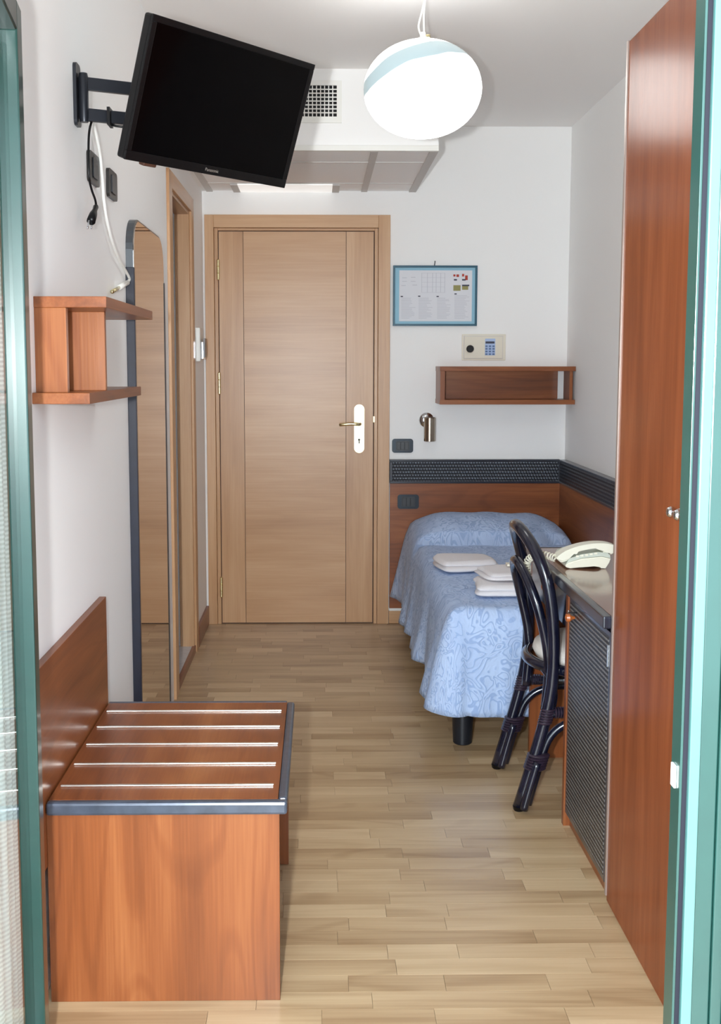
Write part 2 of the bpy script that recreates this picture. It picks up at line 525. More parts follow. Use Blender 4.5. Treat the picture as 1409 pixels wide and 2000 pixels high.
def world_loc(o):
    v = Vector(o.location)
    while o.parent: o = o.parent; v += Vector(o.location)
    return v

def part(name, bm, mat, parent, smooth=False, label=None, kind=None):
    """bm is in room coordinates; the part is parented under an unrotated thing or part"""
    off = world_loc(parent)
    for v in bm.verts: v.co -= off
    o = mesh_obj(name, bm, mat, smooth)
    o.parent = parent
    if label: o['label'] = label
    if kind: o['kind'] = kind
    return o

def single(name, bm, mat, label=None, cat=None, group=None, kind=None, smooth=False):
    xs = [v.co.x for v in bm.verts]; ys = [v.co.y for v in bm.verts]; zs = [v.co.z for v in bm.verts]
    c = Vector(((min(xs) + max(xs)) / 2, (min(ys) + max(ys)) / 2, min(zs)))
    for v in bm.verts: v.co -= c
    o = mesh_obj(name, bm, mat, smooth)
    o.location = c
    return tag(o, label, cat, group, kind)

# ------------------------------------------------------------------ room dimensions
XL, XR, YB, ZC = -0.59, 1.272, 5.536, 2.54
YF = 1.13                                     # inner face of the window wall
T = 0.15

# ------------------------------------------------------------------ room shell
floor = root('floor', (0, 0, 0), 'pale oak strip laminate floor of the narrow hotel room', kind='structure')
part('subfloor', B(XL - 0.3, XR + 0.02, YF - 0.2, YB + 0.02, -0.08, -0.004), 'joint', floor)
PLW, PLT = 0.063, 0.004
strips = []
y = YF
row = 0
while y < YB - 0.001:
    y1 = min(y + PLW, YB)
    x = XL - random.uniform(0.0, 0.35)
    while x < XR:
        L = random.choice((0.16, 0.24, 0.30, 0.38, 0.44)) + random.uniform(-0.03, 0.03)
        a, b_ = max(x, XL), min(x + L, XR)
        if b_ - a > 0.01: strips.append((a, b_, y, y1))
        x += L
    y = y1; row += 1
def in_view(s):
    a, b_, y0, y1 = s
    if y1 < 2.05 or b_ < -0.58: return False
    if a > 0.73 and y1 < 3.6: return False
    if a > 0.72: return False
    if y0 < 2.83 and y1 > 2.17 and b_ < -0.12: return False
    return True
vis = [s for s in strips if in_view(s)][:300]
vs_ = set(vis)
for a, b_, y0, y1 in vis:
    g = 0.0004
    bm = B(-(b_ - a) / 2 + g, (b_ - a) / 2 - g, -(y1 - y0) / 2 + g, (y1 - y0) / 2 - g, -PLT / 2, PLT / 2)
    o = mesh_obj('plank', bm, 'plank'); o.location = ((a + b_) / 2, (y0 + y1) / 2, -PLT / 2); o.parent = floor
bm = bmesh.new()
for s in strips:
    if s in vs_: continue
    a, b_, y0, y1 = s
    box(bm, a + 0.0004, b_ - 0.0004, y0 + 0.0004, y1 - 0.0004, -PLT, 0)
part('far_planks', bm, 'plank', floor, kind='stuff')

single('ceiling', B(XL - T, XR + T, YF - 0.2, YB + T, ZC, ZC + 0.1), 'ceil', kind='structure')
single('wall_back', B(XL - T, XR + T, YB, YB + T, -0.08, ZC), 'wall', kind='structure')
single('wall_right', B(XR, XR + T, YF - 0.2, YB, -0.08, ZC), 'wall', kind='structure')
BY0, BY1, BZ = 4.33, 4.975, 2.04             # bathroom doorway in the left wall
bm = bmesh.new()
box(bm, XL - T, XL, YF - 0.2, BY0, -0.08, ZC)
box(bm, XL - T, XL, BY1, YB, -0.08, ZC)
box(bm, XL - T, XL, BY0, BY1, BZ, ZC)
single('wall_left', bm, 'wall', kind='structure')
WX0, WX1, WZ = -0.580, 0.50, 2.02            # French door opening, widened on the left to admit daylight
bm = bmesh.new()
box(bm, XL, WX0, YF - 0.2, YF, -0.08, ZC)
box(bm, WX1, XR, YF - 0.2, YF, -0.08, ZC)
box(bm, WX0, WX1, YF - 0.2, YF, WZ, ZC)
single('wall_front', bm, 'plaster', kind='structure')
single('floor_balcony', B(-3.0, 3.0, -2.2, YF - 0.2, -0.12, -0.04), 'concrete', kind='structure')

# skirting
single('baseboard_left', B(XL, XL + 0.014, 5.06, YB - 0.02, 0, 0.10, bev=0.003), 'skirt', kind='structure')
single('baseboard_back', B(0.362, XR - 0.03, YB - 0.014, YB, 0, 0.068, bev=0.003), 'beech_x', kind='structure')

# ------------------------------------------------------------------ soffit over the entrance
SY, SZ, SX = 4.49, 2.215, 0.488
sof = root('ceiling_soffit', (0, SY, SZ), 'white boxed soffit with tiled underside above the entrance door', kind='structure')
part('front_board', B(XL, SX, SY, SY + 0.03, SZ + 0.022, ZC), 'wall', sof)
part('side_board', B(SX - 0.03, SX, SY + 0.03, YB, SZ + 0.022, ZC), 'wall', sof)
part('front_lip', B(XL, SX, SY - 0.012, SY + 0.012, SZ, SZ + 0.022, bev=0.002), 'white', sof)
for x0, x1 in ((SX - 0.035, SX), (0.212, 0.242), (-0.567, -0.535)):
    part('grid_bar', B(x0, x1, SY + 0.012, YB, SZ, SZ + 0.012), 'tbar', sof)
part('grid_bar', B(XL, -0.567, SY + 0.012, YB, SZ + 0.004, SZ + 0.014), 'ceil', sof)
ty = [SY + 0.012, 4.76, 5.30, YB]
tx = [-0.535, 0.212, 0.242, SX - 0.035]
for j in range(3):
    for (x0, x1) in ((tx[0], tx[1]), (tx[2], tx[3])):
        if j == 2 and x0 < 0:
            part('ceiling_tile', B(x0, -0.43, ty[j] + 0.002, ty[j + 1], SZ + 0.006, SZ + 0.018), 'tile', sof)
            part('ceiling_tile', B(0.10, x1, ty[j] + 0.002, ty[j + 1], SZ + 0.006, SZ + 0.018), 'tile', sof)
        else:
            part('ceiling_tile', B(x0, x1, ty[j] + 0.002, ty[j + 1] - 0.002, SZ + 0.006, SZ + 0.018), 'tile', sof)
for j in (1, 2):
    part('grid_bar', B(-0.535, SX - 0.035, ty[j] - 0.006, ty[j] + 0.006, SZ + 0.003, SZ + 0.007), 'tbar', sof)
lp = root('recessed_light', (-0.165, 5.40, SZ), 'slim white recessed light panel in the soffit above the entrance', 'light')
part('housing', B(-0.43, -0.395, 5.31, 5.53, SZ - 0.004, SZ + 0.016), 'tbar', lp)
part('housing', B(0.065, 0.10, 5.31, 5.53, SZ - 0.004, SZ + 0.016), 'tbar', lp)
part('diffuser', B(-0.395, 0.065, 5.31, 5.53, SZ - 0.002, SZ + 0.014), 'diffuser', lp)

av = root('air_vent', (0.02, SY, 2.33), 'white framed air vent with square grid on the soffit', 'vent')
vx0, vx1, vz0, vz1 = -0.115, 0.092, 2.326, 2.492
gx0, gx1, gz0, gz1 = -0.092, 0.072, 2.350, 2.473
bm = bmesh.new()
for a in ((vx0, gx0, vz0, vz1), (gx1, vx1, vz0, vz1), (gx0, gx1, vz0, gz0), (gx0, gx1, gz1, vz1)):
    box(bm, a[0], a[1], SY - 0.010, SY - 0.0005, a[2], a[3])
part('vent_frame', bm, 'white', av)
part('duct_opening', B(gx0, gx1, SY - 0.003, SY - 0.0008, gz0, gz1), 'black', av)
for k in range(1, 10):
    xx = gx0 + (gx1 - gx0) * k / 10
    part('vertical_vane', B(xx - 0.002, xx + 0.002, SY - 0.007, SY - 0.003, gz0, gz1), 'white', av)
for k in range(1, 8):
    zz = gz0 + (gz1 - gz0) * k / 8
    part('horizontal_vane', B(gx0, gx1, SY - 0.009, SY - 0.005, zz - 0.002, zz + 0.002), 'white', av)

# ------------------------------------------------------------------ entrance door
d1 = root('door_1', (-0.11, YB, 0), 'flush beech entrance door with brass handle and three brass hinges', kind='structure')
g = 0.0
part('casing', B(-0.578, -0.532, YB - 0.022, YB, 0, 2.10, bev=0.002), 'beech_z', d1)
part('casing', B(0.300, 0.360, YB - 0.022, YB, 0, 2.10, bev=0.002), 'beech_z', d1)
part('casing', B(-0.532, 0.300, YB - 0.022, YB, 2.036, 2.10, bev=0.002), 'beech_x', d1)
part('door_stop', B(-0.531, -0.512, YB - 0.014, YB, 0, 2.035, bev=0.002), 'beech_z', d1)
part('door_stop', B(0.281, 0.299, YB - 0.014, YB, 0, 2.035, bev=0.002), 'beech_z', d1)
part('door_stop', B(-0.512, 0.281, YB - 0.014, YB, 2.022, 2.035, bev=0.002), 'beech_x', d1)
part('shadow_gap', B(-0.512, 0.281, YB - 0.003, YB, 0.0, 2.022), 'darkwood', d1)
part('door_panel', B(-0.508, -0.386, YB - 0.009, YB - 0.003, 0.006, 2.018), 'beech_z', d1)
part('door_panel', B(-0.3835, 0.1355, YB - 0.009, YB - 0.003, 0.006, 2.018), 'beech_x', d1)
part('door_panel', B(0.138, 0.276, YB - 0.009, YB - 0.003, 0.006, 2.018), 'beech_z', d1)
for z0, z1 in ((1.774, 1.879), (1.198, 1.311), (0.143, 0.252)):
    bm = bmesh.new()
    q = (z1 - z0)
    prof = [(0.004, 0), (0.0075, 0.004), (0.0075, q * .32), (0.0055, q * .33), (0.0075, q * .35), (0.0075, q * .64), (0.0055, q * .66), (0.0075, q * .68), (0.0075, q - .004), (0.004, q)]
    lathe(bm, prof, (-0.511, YB - 0.02, z0), 'Z', 14)
    part('hinge', bm, 'brass', d1, 'auto')
hp = part('handle_plate', prism(bmesh.new(), rrect(0.179, 0.231, 0.897, 1.146, 0.0255, 8), YB - 0.014, YB - 0.0095, 'Y'), 'brass', d1)
bm = tube(bmesh.new(), spline([(0.207, YB - 0.014, 1.047), (0.207, YB - 0.05, 1.047), (0.195, YB - 0.062, 1.047), (0.160, YB - 0.062, 1.049), (0.122, YB - 0.060, 1.046), (0.103, YB - 0.055, 1.044)], 5), 0.0085, 10)
part('lever', bm, 'brass', hp, True)
bm = prism(bmesh.new(), [(0.2045 + 0.006 * math.cos(a), 0.965 + 0.006 * math.sin(a)) for a in [math.radians(-60 + k * 30) for k in range(11)]] + [(0.2015, 0.945), (0.2075, 0.945)], YB - 0.0155, YB - 0.0138, 'Y')
part('keyhole', bm, 'black', hp)
part('strike_plate', B(0.2775, 0.284, YB - 0.016, YB - 0.0135, 1.055, 1.085), 'brass', d1)

# ------------------------------------------------------------------ bathroom door in the left wall
d2 = root('door_2', (XL, 4.65, 0), 'beech framed bathroom doorway in the left wall with recessed door', kind='structure')
cx = XL + 0.012
part('casing', B(XL, cx, 4.245, BY0, 0, 2.105, bev=0.002), 'beech_z', d2)
part('casing', B(XL, cx, BY1, 5.05, 0, 2.105, bev=0.002), 'beech_z', d2)
part('casing', B(XL, cx, BY0, BY1, BZ, 2.105, bev=0.002), 'beech_y', d2)
part('door_lining', B(-0.655, XL, BY1 - 0.014, BY1, 0.03, BZ), 'beech_z', d2)
part('door_lining', B(-0.655, XL, BY0, BY0 + 0.014, 0.03, BZ), 'beech_z', d2)
part('door_lining', B(-0.655, XL, BY0 + 0.014, BY1 - 0.014, BZ - 0.014, BZ), 'beech_y', d2)
part('door_leaf', B(-0.735, -0.70, BY0, BY1, 0.03, BZ), 'darkwood', d2)  # leaf coloured dark to stand in for the shade of the doorway
part('sill', B(-0.735, XL - 0.01, BY0, BY1, 0.0, 0.03), 'marble', d2)
part('sill_strip', B(XL - 0.01, XL + 0.006, BY0, BY1, 0.0, 0.032), 'skirt', d2)

# ------------------------------------------------------------------ French window
w1 = root('window_1', (0.0, YF, 0), 'green aluminium French door with glazed leaf opened inward', kind='structure')
Y0 = 1.10
# strike-side jamb: stepped profile seen beside the wardrobe
part('jamb_rebate', B(0.3830, 0.3858, Y0, Y0 + 0.028, 0.0, WZ, bev=0.0006), 'green', w1)
part('gasket', B(0.3860, 0.3918, Y0 + 0.003, Y0 + 0.02, 0.0, WZ), 'gasket', w1)
part('jamb_face', B(0.3920, 0.4035, Y0 - 0.003, Y0 + 0.028, 0.0, WZ, bev=0.0015), 'green_lit', w1)
part('jamb_face', B(0.4037, 0.4230, Y0 - 0.001, Y0 + 0.028, 0.0, WZ, bev=0.0015), 'green', w1)
part('jamb_face', B(0.4234, 0.4360, Y0 - 0.004, Y0 + 0.028, 0.0, WZ, bev=0.0015), 'green', w1)
part('jamb_face', B(0.4364, WX1, Y0 - 0.010, Y0 + 0.028, 0.0, WZ, bev=0.0015), 'green', w1)
part('strike_plate', B(0.3805, 0.3829, Y0 + 0.010, Y0 + 0.022, 0.897, 0.922, bev=0.0005), 'white', w1)
part('hinge_post', B(-0.425, -0.405, Y0 - 0.03, Y0 + 0.03, 0.018, 1.965, bev=0.0015), 'green', w1)
part('added_side_post', B(WX0, -0.560, Y0 - 0.03, Y0 + 0.03, 0.0, WZ, bev=0.0015), 'green', w1)  # unseen post, added to bound the extra glazed strip
part('added_side_pane', B(-0.560, -0.425, Y0 - 0.004, Y0 + 0.004, 0.018, 1.965), 'glass', w1)  # unseen glass strip, added so daylight reaches the net behind the leaf
part('head_rail', B(-0.560, 0.3828, Y0 - 0.03, Y0 + 0.03, 1.965, WZ, bev=0.0015), 'green', w1)
part('sill', B(-0.560, 0.3828, Y0 - 0.03, Y0 + 0.03, 0.0, 0.018, bev=0.0015), 'green_lit', w1)
# leaf, opened about 98 degrees: local s runs from the free edge to the hinge, n is toward the room
LX, LY = -0.505, 1.90
dv = Vector((0.14, -1.0, 0)).normalized()
nv = Vector((1.0, 0.14, 0)).normalized()
LW = 0.79
def leafbox(s0, s1, n0, n1, z0, z1, bev=0.0):
    bm = B(s0, s1, n0, n1, z0, z1, bev=bev)
    for v in bm.verts:
        v.co = Vector((LX, LY, 0)) + dv * v.co.x + nv * v.co.y + Vector((0, 0, v.co.z))
    return bm
lz0, lz1, st = 0.03, 1.948, 0.058
leaf = root('leaf', (0, 0, 0)); leaf.parent = w1; leaf.location = (0, -YF, 0)
for s0, s1 in ((0, st), (LW - st, LW)):
    part('stile', leafbox(s0, s1, -0.05, 0, lz0, lz1, 0.003), 'green', leaf)
part('rail', leafbox(st, LW - st, -0.05, 0, lz1 - 0.05, lz1, 0.003), 'green_d', leaf)
part('rail', leafbox(st, LW - st, -0.05, 0, lz0, lz0 + 0.09, 0.003), 'green', leaf)
part('edge_gasket', leafbox(-0.006, -0.0005, -0.045, -0.006, lz0, lz1), 'green_d', leaf)
part('pane', leafbox(st, LW - st, -0.024, -0.018, lz0 + 0.09, lz1 - 0.05), 'glass', leaf)

# net curtain behind the pane, hung on the leaf
nc = root('net_curtain', (LX + 0.05, LY - 0.4, 0.2), 'sheer white net curtain fixed behind the glass of the open leaf', 'curtain')
bm = bmesh.new()
prev = None
for k in range(121):
    s_ = st + 0.004 + (LW - 2 * st - 0.008) * k / 120
    n_ = -0.040 + 0.006 * math.sin(s_ * 150) + 0.003 * math.sin(s_ * 61 + 1)
    p = Vector((LX, LY, 0)) + dv * s_ + nv * n_
    a_ = bm.verts.new((p.x, p.y, lz0 + 0.10)); b_ = bm.verts.new((p.x, p.y, lz1 - 0.055))
    if prev: bm.faces.new((prev[0], a_, b_, prev[1]))
    prev = (a_, b_)
part('net_cloth', bm, 'net', nc, True)
rod = [Vector((LX, LY, zz)) + dv * s_ + nv * -0.040 for zz in (lz1 - 0.06,) for s_ in (st, LW - st)]
part('curtain_rod', tube(bmesh.new(), rod, 0.004, 8), 'white', nc, True)

# ------------------------------------------------------------------ television on its bracket
tv_m = Matrix.Translation((-0.2314, 2.7422, 1.9784)) @ Euler((0.3549, 0, 0.8471), 'XYZ').to_matrix().to_4x4()
TVC = Vector((-0.2314, 2.7422, 1.9784))
tv = root('television', (-0.2314, 2.7422, 1.80), 'black flat television tilted down on a wall bracket', 'television')
def tvpart(name, bm, mat, parent=tv, smooth=False):
    bm.transform(tv_m)
    return part(name, bm, mat, parent, smooth)
tvw, tvh = 0.545 / 2, 0.325 / 2
cas = tvpart('casing', B(-tvw, tvw, 0.004, 0.034, -tvh, tvh, bev=0.006), 'black')
tvpart('rear_housing', B(-0.19, 0.19, 0.034, 0.06, -0.12, 0.11, bev=0.01), 'black')
bm = bmesh.new()
bz = 0.015
for a in ((-tvw, tvw, tvh - bz, tvh), (-tvw, tvw, -tvh, -tvh + 0.022), (-tvw, -tvw + bz, -tvh + 0.022, tvh - bz), (tvw - bz, tvw, -tvh + 0.022, tvh - bz)):
    box(bm, a[0], a[1], 0.0, 0.006, a[2], a[3], bev=0.0015)
tvpart('bezel', bm, 'black')
tvpart('screen', B(-tvw + bz, tvw - bz, 0.002, 0.005, -tvh + 0.022, tvh - bz), 'tvscreen')
tvpart('sensor', B(-0.21, -0.17, 0.006, 0.026, -tvh - 0.008, -tvh + 0.002, bev=0.003), 'darkwood')
cu = bpy.data.curves.new('brand_lettering', 'FONT')
cu.body = 'Panasonic'; cu.size = 0.0115; cu.align_x = 'CENTER'; cu.align_y = 'CENTER'; cu.extrude = 0.0003
tx_ = bpy.data.objects.new('brand_lettering', cu)
C.objects.link(tx_)
bpy.context.view_layer.update()
me = bpy.data.meshes.new_from_object(tx_.evaluated_get(bpy.context.evaluated_depsgraph_get()))
bpy.data.objects.remove(tx_)
bm = bmesh.new(); bm.from_mesh(me)
bm.transform(Matrix.Translation((0.0, -0.0006, -tvh + 0.0115)) @ Matrix.Rotation(math.pi / 2, 4, 'X'))
tvpart('brand_lettering', bm, 'alu')

br = root('wall_bracket', (XL, 2.70, 1.92), 'dark steel two-bar swivel bracket holding the television', 'bracket')
part('wall_plate', prism(bmesh.new(), rrect(2.665, 2.715, 1.925, 2.072, 0.012), XL, XL + 0.008, 'X'), 'bracket', br)
part('pivot', lathe(bmesh.new(), [(0.010, 1.945 - 1.925), (0.012, 0.03), (0.012, 0.125), (0.010, 0.135)], (XL + 0.020, 2.69, 1.915), 'Z', 14), 'bracket', br, 'auto')
def bar(p, q, hz, th):
    p, q = Vector(p), Vector(q)
    d = (q - p); L = d.length; d.normalize()
    bm = B(0, L, -th / 2, th / 2, -hz / 2, hz / 2, bev=0.002)
    mt = Matrix.Translation(p) @ Matrix.Rotation(math.atan2(d.y, d.x), 4, 'Z')
    bm.transform(mt)
    return bm
for z in (2.026, 1.953):
    part('arm', bar((XL + 0.02, 2.69, z), (-0.335, 2.80, z), 0.030, 0.014), 'bracket', br)
part('end_pivot', lathe(bmesh.new(), [(0.011, 0), (0.012, 0.01), (0.012, 0.12), (0.011, 0.13)], (-0.335, 2.81, 1.925), 'Z', 14), 'bracket', br, 'auto')
part('mount_plate', tube(bmesh.new(), [(-0.335, 2.81, 1.99), (-0.287, 2.793, 2.0)], 0.012, 10), 'bracket', br, True)
part('cable_tie', B(-0.515, -0.508, 2.69, 2.735, 1.930, 1.972), 'black', br)

# cables and sockets beside the television
def wallpts(px, off=0.034):
    return [on(u, v, X=XL + off) for u, v in px]
pc = root('power_cable', on(180, 440, X=XL + 0.02), 'black power cable with two-pin plug hanging below the bracket', 'cable')
pts = spline([Vector((-0.42, 2.745, 1.934)), Vector((-0.50, 2.715, 1.932))] + wallpts([(188, 227), (179, 238), (174, 262), (173, 300), (174, 345), (179, 370), (186, 390), (188, 403)]), 6)
part('cord', tube(bmesh.new(), pts, 0.0030, 8), 'black', pc, True)
a, b2 = on(188, 402, X=XL + 0.034), on(178, 432, X=XL + 0.034)
part('plug', tube(bmesh.new(), [a, a.lerp(b2, .08), a.lerp(b2, .3), a.lerp(b2, .6), a.lerp(b2, 1.0)], [0.005, 0.007, 0.006, 0.010, 0.011], 10), 'black', pc, True)
for du in (-4, 3):
    p, q = on(178 + du, 431, X=XL + 0.034), on(175 + du, 446, X=XL + 0.034)
    part('pin', tube(bmesh.new(), [p, q], 0.0022, 8), 'chrome', pc, True)
ac = root('aerial_cable', on(225, 568, X=XL + 0.02), 'white aerial cable with metal tip dangling beside the mirror', 'cable')
pts = spline(wallpts([(180, 232), (187, 258), (195, 300), (200, 350), (203, 390), (209, 430), (219, 470), (232, 505), (246, 530), (253, 545), (247, 553)], 0.012), 6)
part('cord', tube(bmesh.new(), pts, 0.0042, 8), 'white', ac, True)
a, b2 = on(249, 552, X=XL + 0.012), on(232, 562, X=XL + 0.012)
part('connector', tube(bmesh.new(), [a, b2], 0.0075, 10), 'white', ac, True)
b3 = on(219, 570, X=XL + 0.012)
part('connector_tip', tube(bmesh.new(), [b2, b3], 0.0055, 10), 'brass', ac, True)

def wall_socket(y0, y1, z0, z1, label, grp=None):
    s = root('wall_socket', (XL, (y0 + y1) / 2, z0), label, 'socket', grp)
    part('cover_plate', prism(bmesh.new(), rrect(y0, y1, z0, z1, 0.012), XL, XL + 0.009, 'X'), 'socket', s)
    part('insert', prism(bmesh.new(), rrect(y0 + 0.03, y1 - 0.03, z0 + 0.014, z1 - 0.014, 0.004), XL + 0.009, XL + 0.012, 'X'), 'socket2', s)
    return s
wall_socket(2.80, 2.92, 1.815, 1.893, 'dark grey wall socket plate behind the hanging black cable')
wall_socket(3.05, 3.17, 1.815, 1.893, 'dark grey wall socket plate between white cable and mirror')

# ------------------------------------------------------------------ small shelf above the bench
ls = root('wall_shelf', (XL, 2.55, 1.27), 'short cherry wood shelf on the left wall above the luggage bench', 'shelf')
part('top_board', B(XL, -0.44, 2.25, 2.87, 1.467, 1.490, bev=0.0012), 'cherry_y', ls)
part('bottom_board', B(XL, -0.472, 2.22, 2.86, 1.269, 1.292, bev=0.0012), 'cherry_y', ls)
part('end_panel', B(XL, -0.524, 2.252, 2.270, 1.292, 1.467, bev=0.001), 'cherry_z', ls)
part('divider_panel', B(XL, -0.480, 2.43, 2.448, 1.292, 1.467, bev=0.001), 'cherry_z', ls)

# ------------------------------------------------------------------ mirror
mr = root('wall_mirror', (XL, 3.65, 0.03), 'tall round-cornered mirror with dark grey edge on the left wall', 'mirror')
MY0, MY1, MZ0, MZ1 = 3.335, 3.97, 0.03, 1.80
part('backing', prism(bmesh.new(), rrect(MY0, MY1, MZ0, MZ1, 0.10, 8, (0, 0, 1, 1)), XL, XL + 0.022, 'X'), 'steel', mr)
part('mirror_glass', prism(bmesh.new(), rrect(MY0 + 0.006, MY1 - 0.006, MZ0 + 0.006, MZ1 - 0.006, 0.097, 8, (0, 0, 1, 1)), XL + 0.022, XL + 0.025, 'X'), 'mirror', mr)
part('side_rail', B(XL, XL + 0.027, MY0 - 0.010, MY0 + 0.006, MZ0, 1.645, bev=0.002), 'navy', mr)
part('side_rail', B(XL, XL + 0.027, MY1 - 0.006, MY1 + 0.010, MZ0, 1.645, bev=0.002), 'steel', mr)

# key card holder beside the entrance
kc = root('key_card_switch', (XL, 5.24, 1.36), 'white key card switch with chrome front beside the entrance door', 'switch')
part('housing', B(XL, XL + 0.022, 5.17, 5.29, 1.365, 1.525, bev=0.004), 'white', kc)
part('card_slot', B(XL + 0.022, XL + 0.036, 5.20, 5.27, 1.375, 1.46, bev=0.003), 'chrome', kc)
part('key_card', B(XL + 0.036, XL + 0.040, 5.20, 5.285, 1.385, 1.475), 'steel', kc)

# ------------------------------------------------------------------ luggage bench
lb = root('luggage_bench', (-0.33, 2.5, 0), 'cherry luggage bench with metal strips on top and panel back', 'bench')
part('end_panel', B(-0.572, -0.085, 2.172, 2.194, 0.0, 0.416, bev=0.001), 'cherry_z', lb)
part('end_panel', B(-0.572, -0.085, 2.798, 2.82, 0.0, 0.416, bev=0.001), 'cherry_z', lb)
part('top', B(-0.568, -0.088, 2.182, 2.828, 0.416, 0.4425), 'cherry_y', lb)
part('edging', B(-0.570, -0.068, 2.160, 2.182, 0.415, 0.4435, bev=0.006), 'edge', lb)
part('edging', B(-0.088, -0.068, 2.182, 2.832, 0.415, 0.4435, bev=0.006), 'edge', lb)
part('edging', B(-0.570, -0.088, 2.828, 2.842, 0.415, 0.4435, bev=0.004), 'edge', lb)
for yy in (2.754, 2.631, 2.507, 2.379, 2.252):
    part('luggage_strip', B(-0.560, -0.100, yy - 0.0038, yy + 0.0038, 0.4425, 0.4465, bev=0.0012), 'alu', lb)
part('back_panel', B(XL, -0.572, 2.13, 2.84, 0.30, 0.732, bev=0.001), 'cherry_y', lb)
part('rear_rail', B(-0.572, -0.552, 2.194, 2.798, 0.05, 0.416), 'cherry_y', lb)

# ------------------------------------------------------------------ pendant lamp
lc = Vector((0.323, 3.45, 2.2025))
pl = root('pendant_lamp', (lc.x, lc.y, 2.05), 'white glass flattened globe pendant lamp hanging from ceiling', 'lamp')
prof = []
for k in range(1, 32):
    a = math.pi * k / 32
    prof.append((0.184 * math.sin(a) ** 0.95, -0.1455 * math.cos(a)))
o = part('globe_shade', lathe(bmesh.new(), prof, lc, 'Z', 48), 'opal', pl, True)
part('cap', lathe(bmesh.new(), [(0.026, 0.142), (0.026, 0.150), (0.010, 0.158), (0.008, 0.172)], lc, 'Z', 20), 'white', pl, 'auto')
part('gland', tube(bmesh.new(), [lc + Vector((0.0, 0, 0.158)), lc + Vector((0.022, 0, 0.162))], 0.006, 10), 'brass', pl, True)
part('cord', tube(bmesh.new(), spline([lc + Vector((0.004, 0, 0.16)), lc + Vector((0.002, 0, 0.22)), lc + Vector((0.006, 0, 0.28)), Vector((lc.x + 0.005, lc.y, ZC - 0.012))], 6), 0.0028, 8), 'white', pl, True)
part('cord', tube(bmesh.new(), spline([lc + Vector((-0.004, 0, 0.16)), lc + Vector((-0.014, 0, 0.19)), lc + Vector((-0.004, 0, 0.235)), lc + Vector((0.006, 0, 0.28)), Vector((lc.x + 0.008, lc.y, ZC - 0.012))], 6), 0.0028, 8), 'white', pl, True)
part('ceiling_rose', lathe(bmesh.new(), [(0.045, 0), (0.045, -0.012), (0.012, -0.03)], (lc.x, lc.y, ZC), 'Z', 24), 'white', pl, 'auto')

# ------------------------------------------------------------------ things on the back wall
pf = root('picture_frame', (0.59, YB, 1.546), 'blue framed information sheet hanging on the back wall', 'picture')
px0, px1, pz0, pz1 = 0.375, 0.804, 1.546, 1.850
fw = 0.010
for a in ((px0, px1, pz1 - fw, pz1), (px0, px1, pz0, pz0 + fw), (px0, px0 + fw, pz0 + fw, pz1 - fw), (px1 - fw, px1, pz0 + fw, pz1 - fw)):
    part('frame_bar', B(a[0], a[1], YB - 0.018, YB, a[2], a[3], bev=0.001), 'teal', pf)
part('mount_board', B(px0 + fw, px1 - fw, YB - 0.006, YB, pz0 + fw, pz1 - fw), 'mount', pf)
sh = part('printed_sheet', B(px0 + 0.032, px1 - 0.026, YB - 0.008, YB - 0.006, pz0 + 0.024, pz1 - 0.024), 'paper', pf)
yy0, yy1 = YB - 0.0088, YB - 0.008
def pp(u, v): p = on(u, v, Y=YB - 0.008); return p.x, p.z
def mark(bm, u0, u1, v0, v1):
    x0, z1 = pp(u0, v0); x1, z0 = pp(u1, v1)
    box(bm, x0, x1, yy0, yy1, z0, z1)
bm = bmesh.new()
for col in ((784, 812), (818, 846), (854, 882), (888, 918)):
    v = 582.0 if col[0] < 886 else 577.0
    while v < 622:
        w_ = col[0] + (col[1] - col[0]) * random.uniform(0.55, 1.0)
        mark(bm, col[0], w_, v, v + 0.8); v += 2.6
for (u, v) in ((786, 542), (803, 541), (786, 549), (803, 549), (784, 557), (806, 556)):
    mark(bm, u, u + 9, v, v + 1.2)
part('small_print', bm, 'ink', sh, kind='stuff')
bm = bmesh.new()
for u in (824, 835, 845, 852, 861, 869): mark(bm, u, u + 0.5, 533, 571)
for v in (533, 542, 551, 560, 571): mark(bm, 824, 869.5, v, v + 0.5)
part('plan_drawing', bm, 'ink', sh)
for u, v in ((783, 578), (817, 577.5), (853, 578), (888, 573)):
    bm = bmesh.new(); mark(bm, u, u + 4.5, v, v + 2.2); part('heading', bm, 'ink_d', sh)
for (u0, u1, v0, v1, mt) in ((886, 890, 536, 540, 'red'), (892, 897, 536, 541, 'red'), (887, 893, 545, 548, 'ink_d'), (903, 907, 535, 540, 'red'), (909, 914, 538, 547, 'red'), (903, 910, 545, 548, 'ink_d'), (886, 900, 557, 568, 'olive'), (903, 917, 556, 559, 'ink_d'), (903, 915, 559, 566, 'olive')):
    bm = bmesh.new(); mark(bm, u0, u1, v0, v1); part('colour_print', bm, mt, sh)
part('hook', tube(bmesh.new(), [(0.588, YB, 1.872), (0.588, YB - 0.012, 1.872), (0.585, YB - 0.012, 1.85)], 0.0025, 8), 'steel', pf, True)

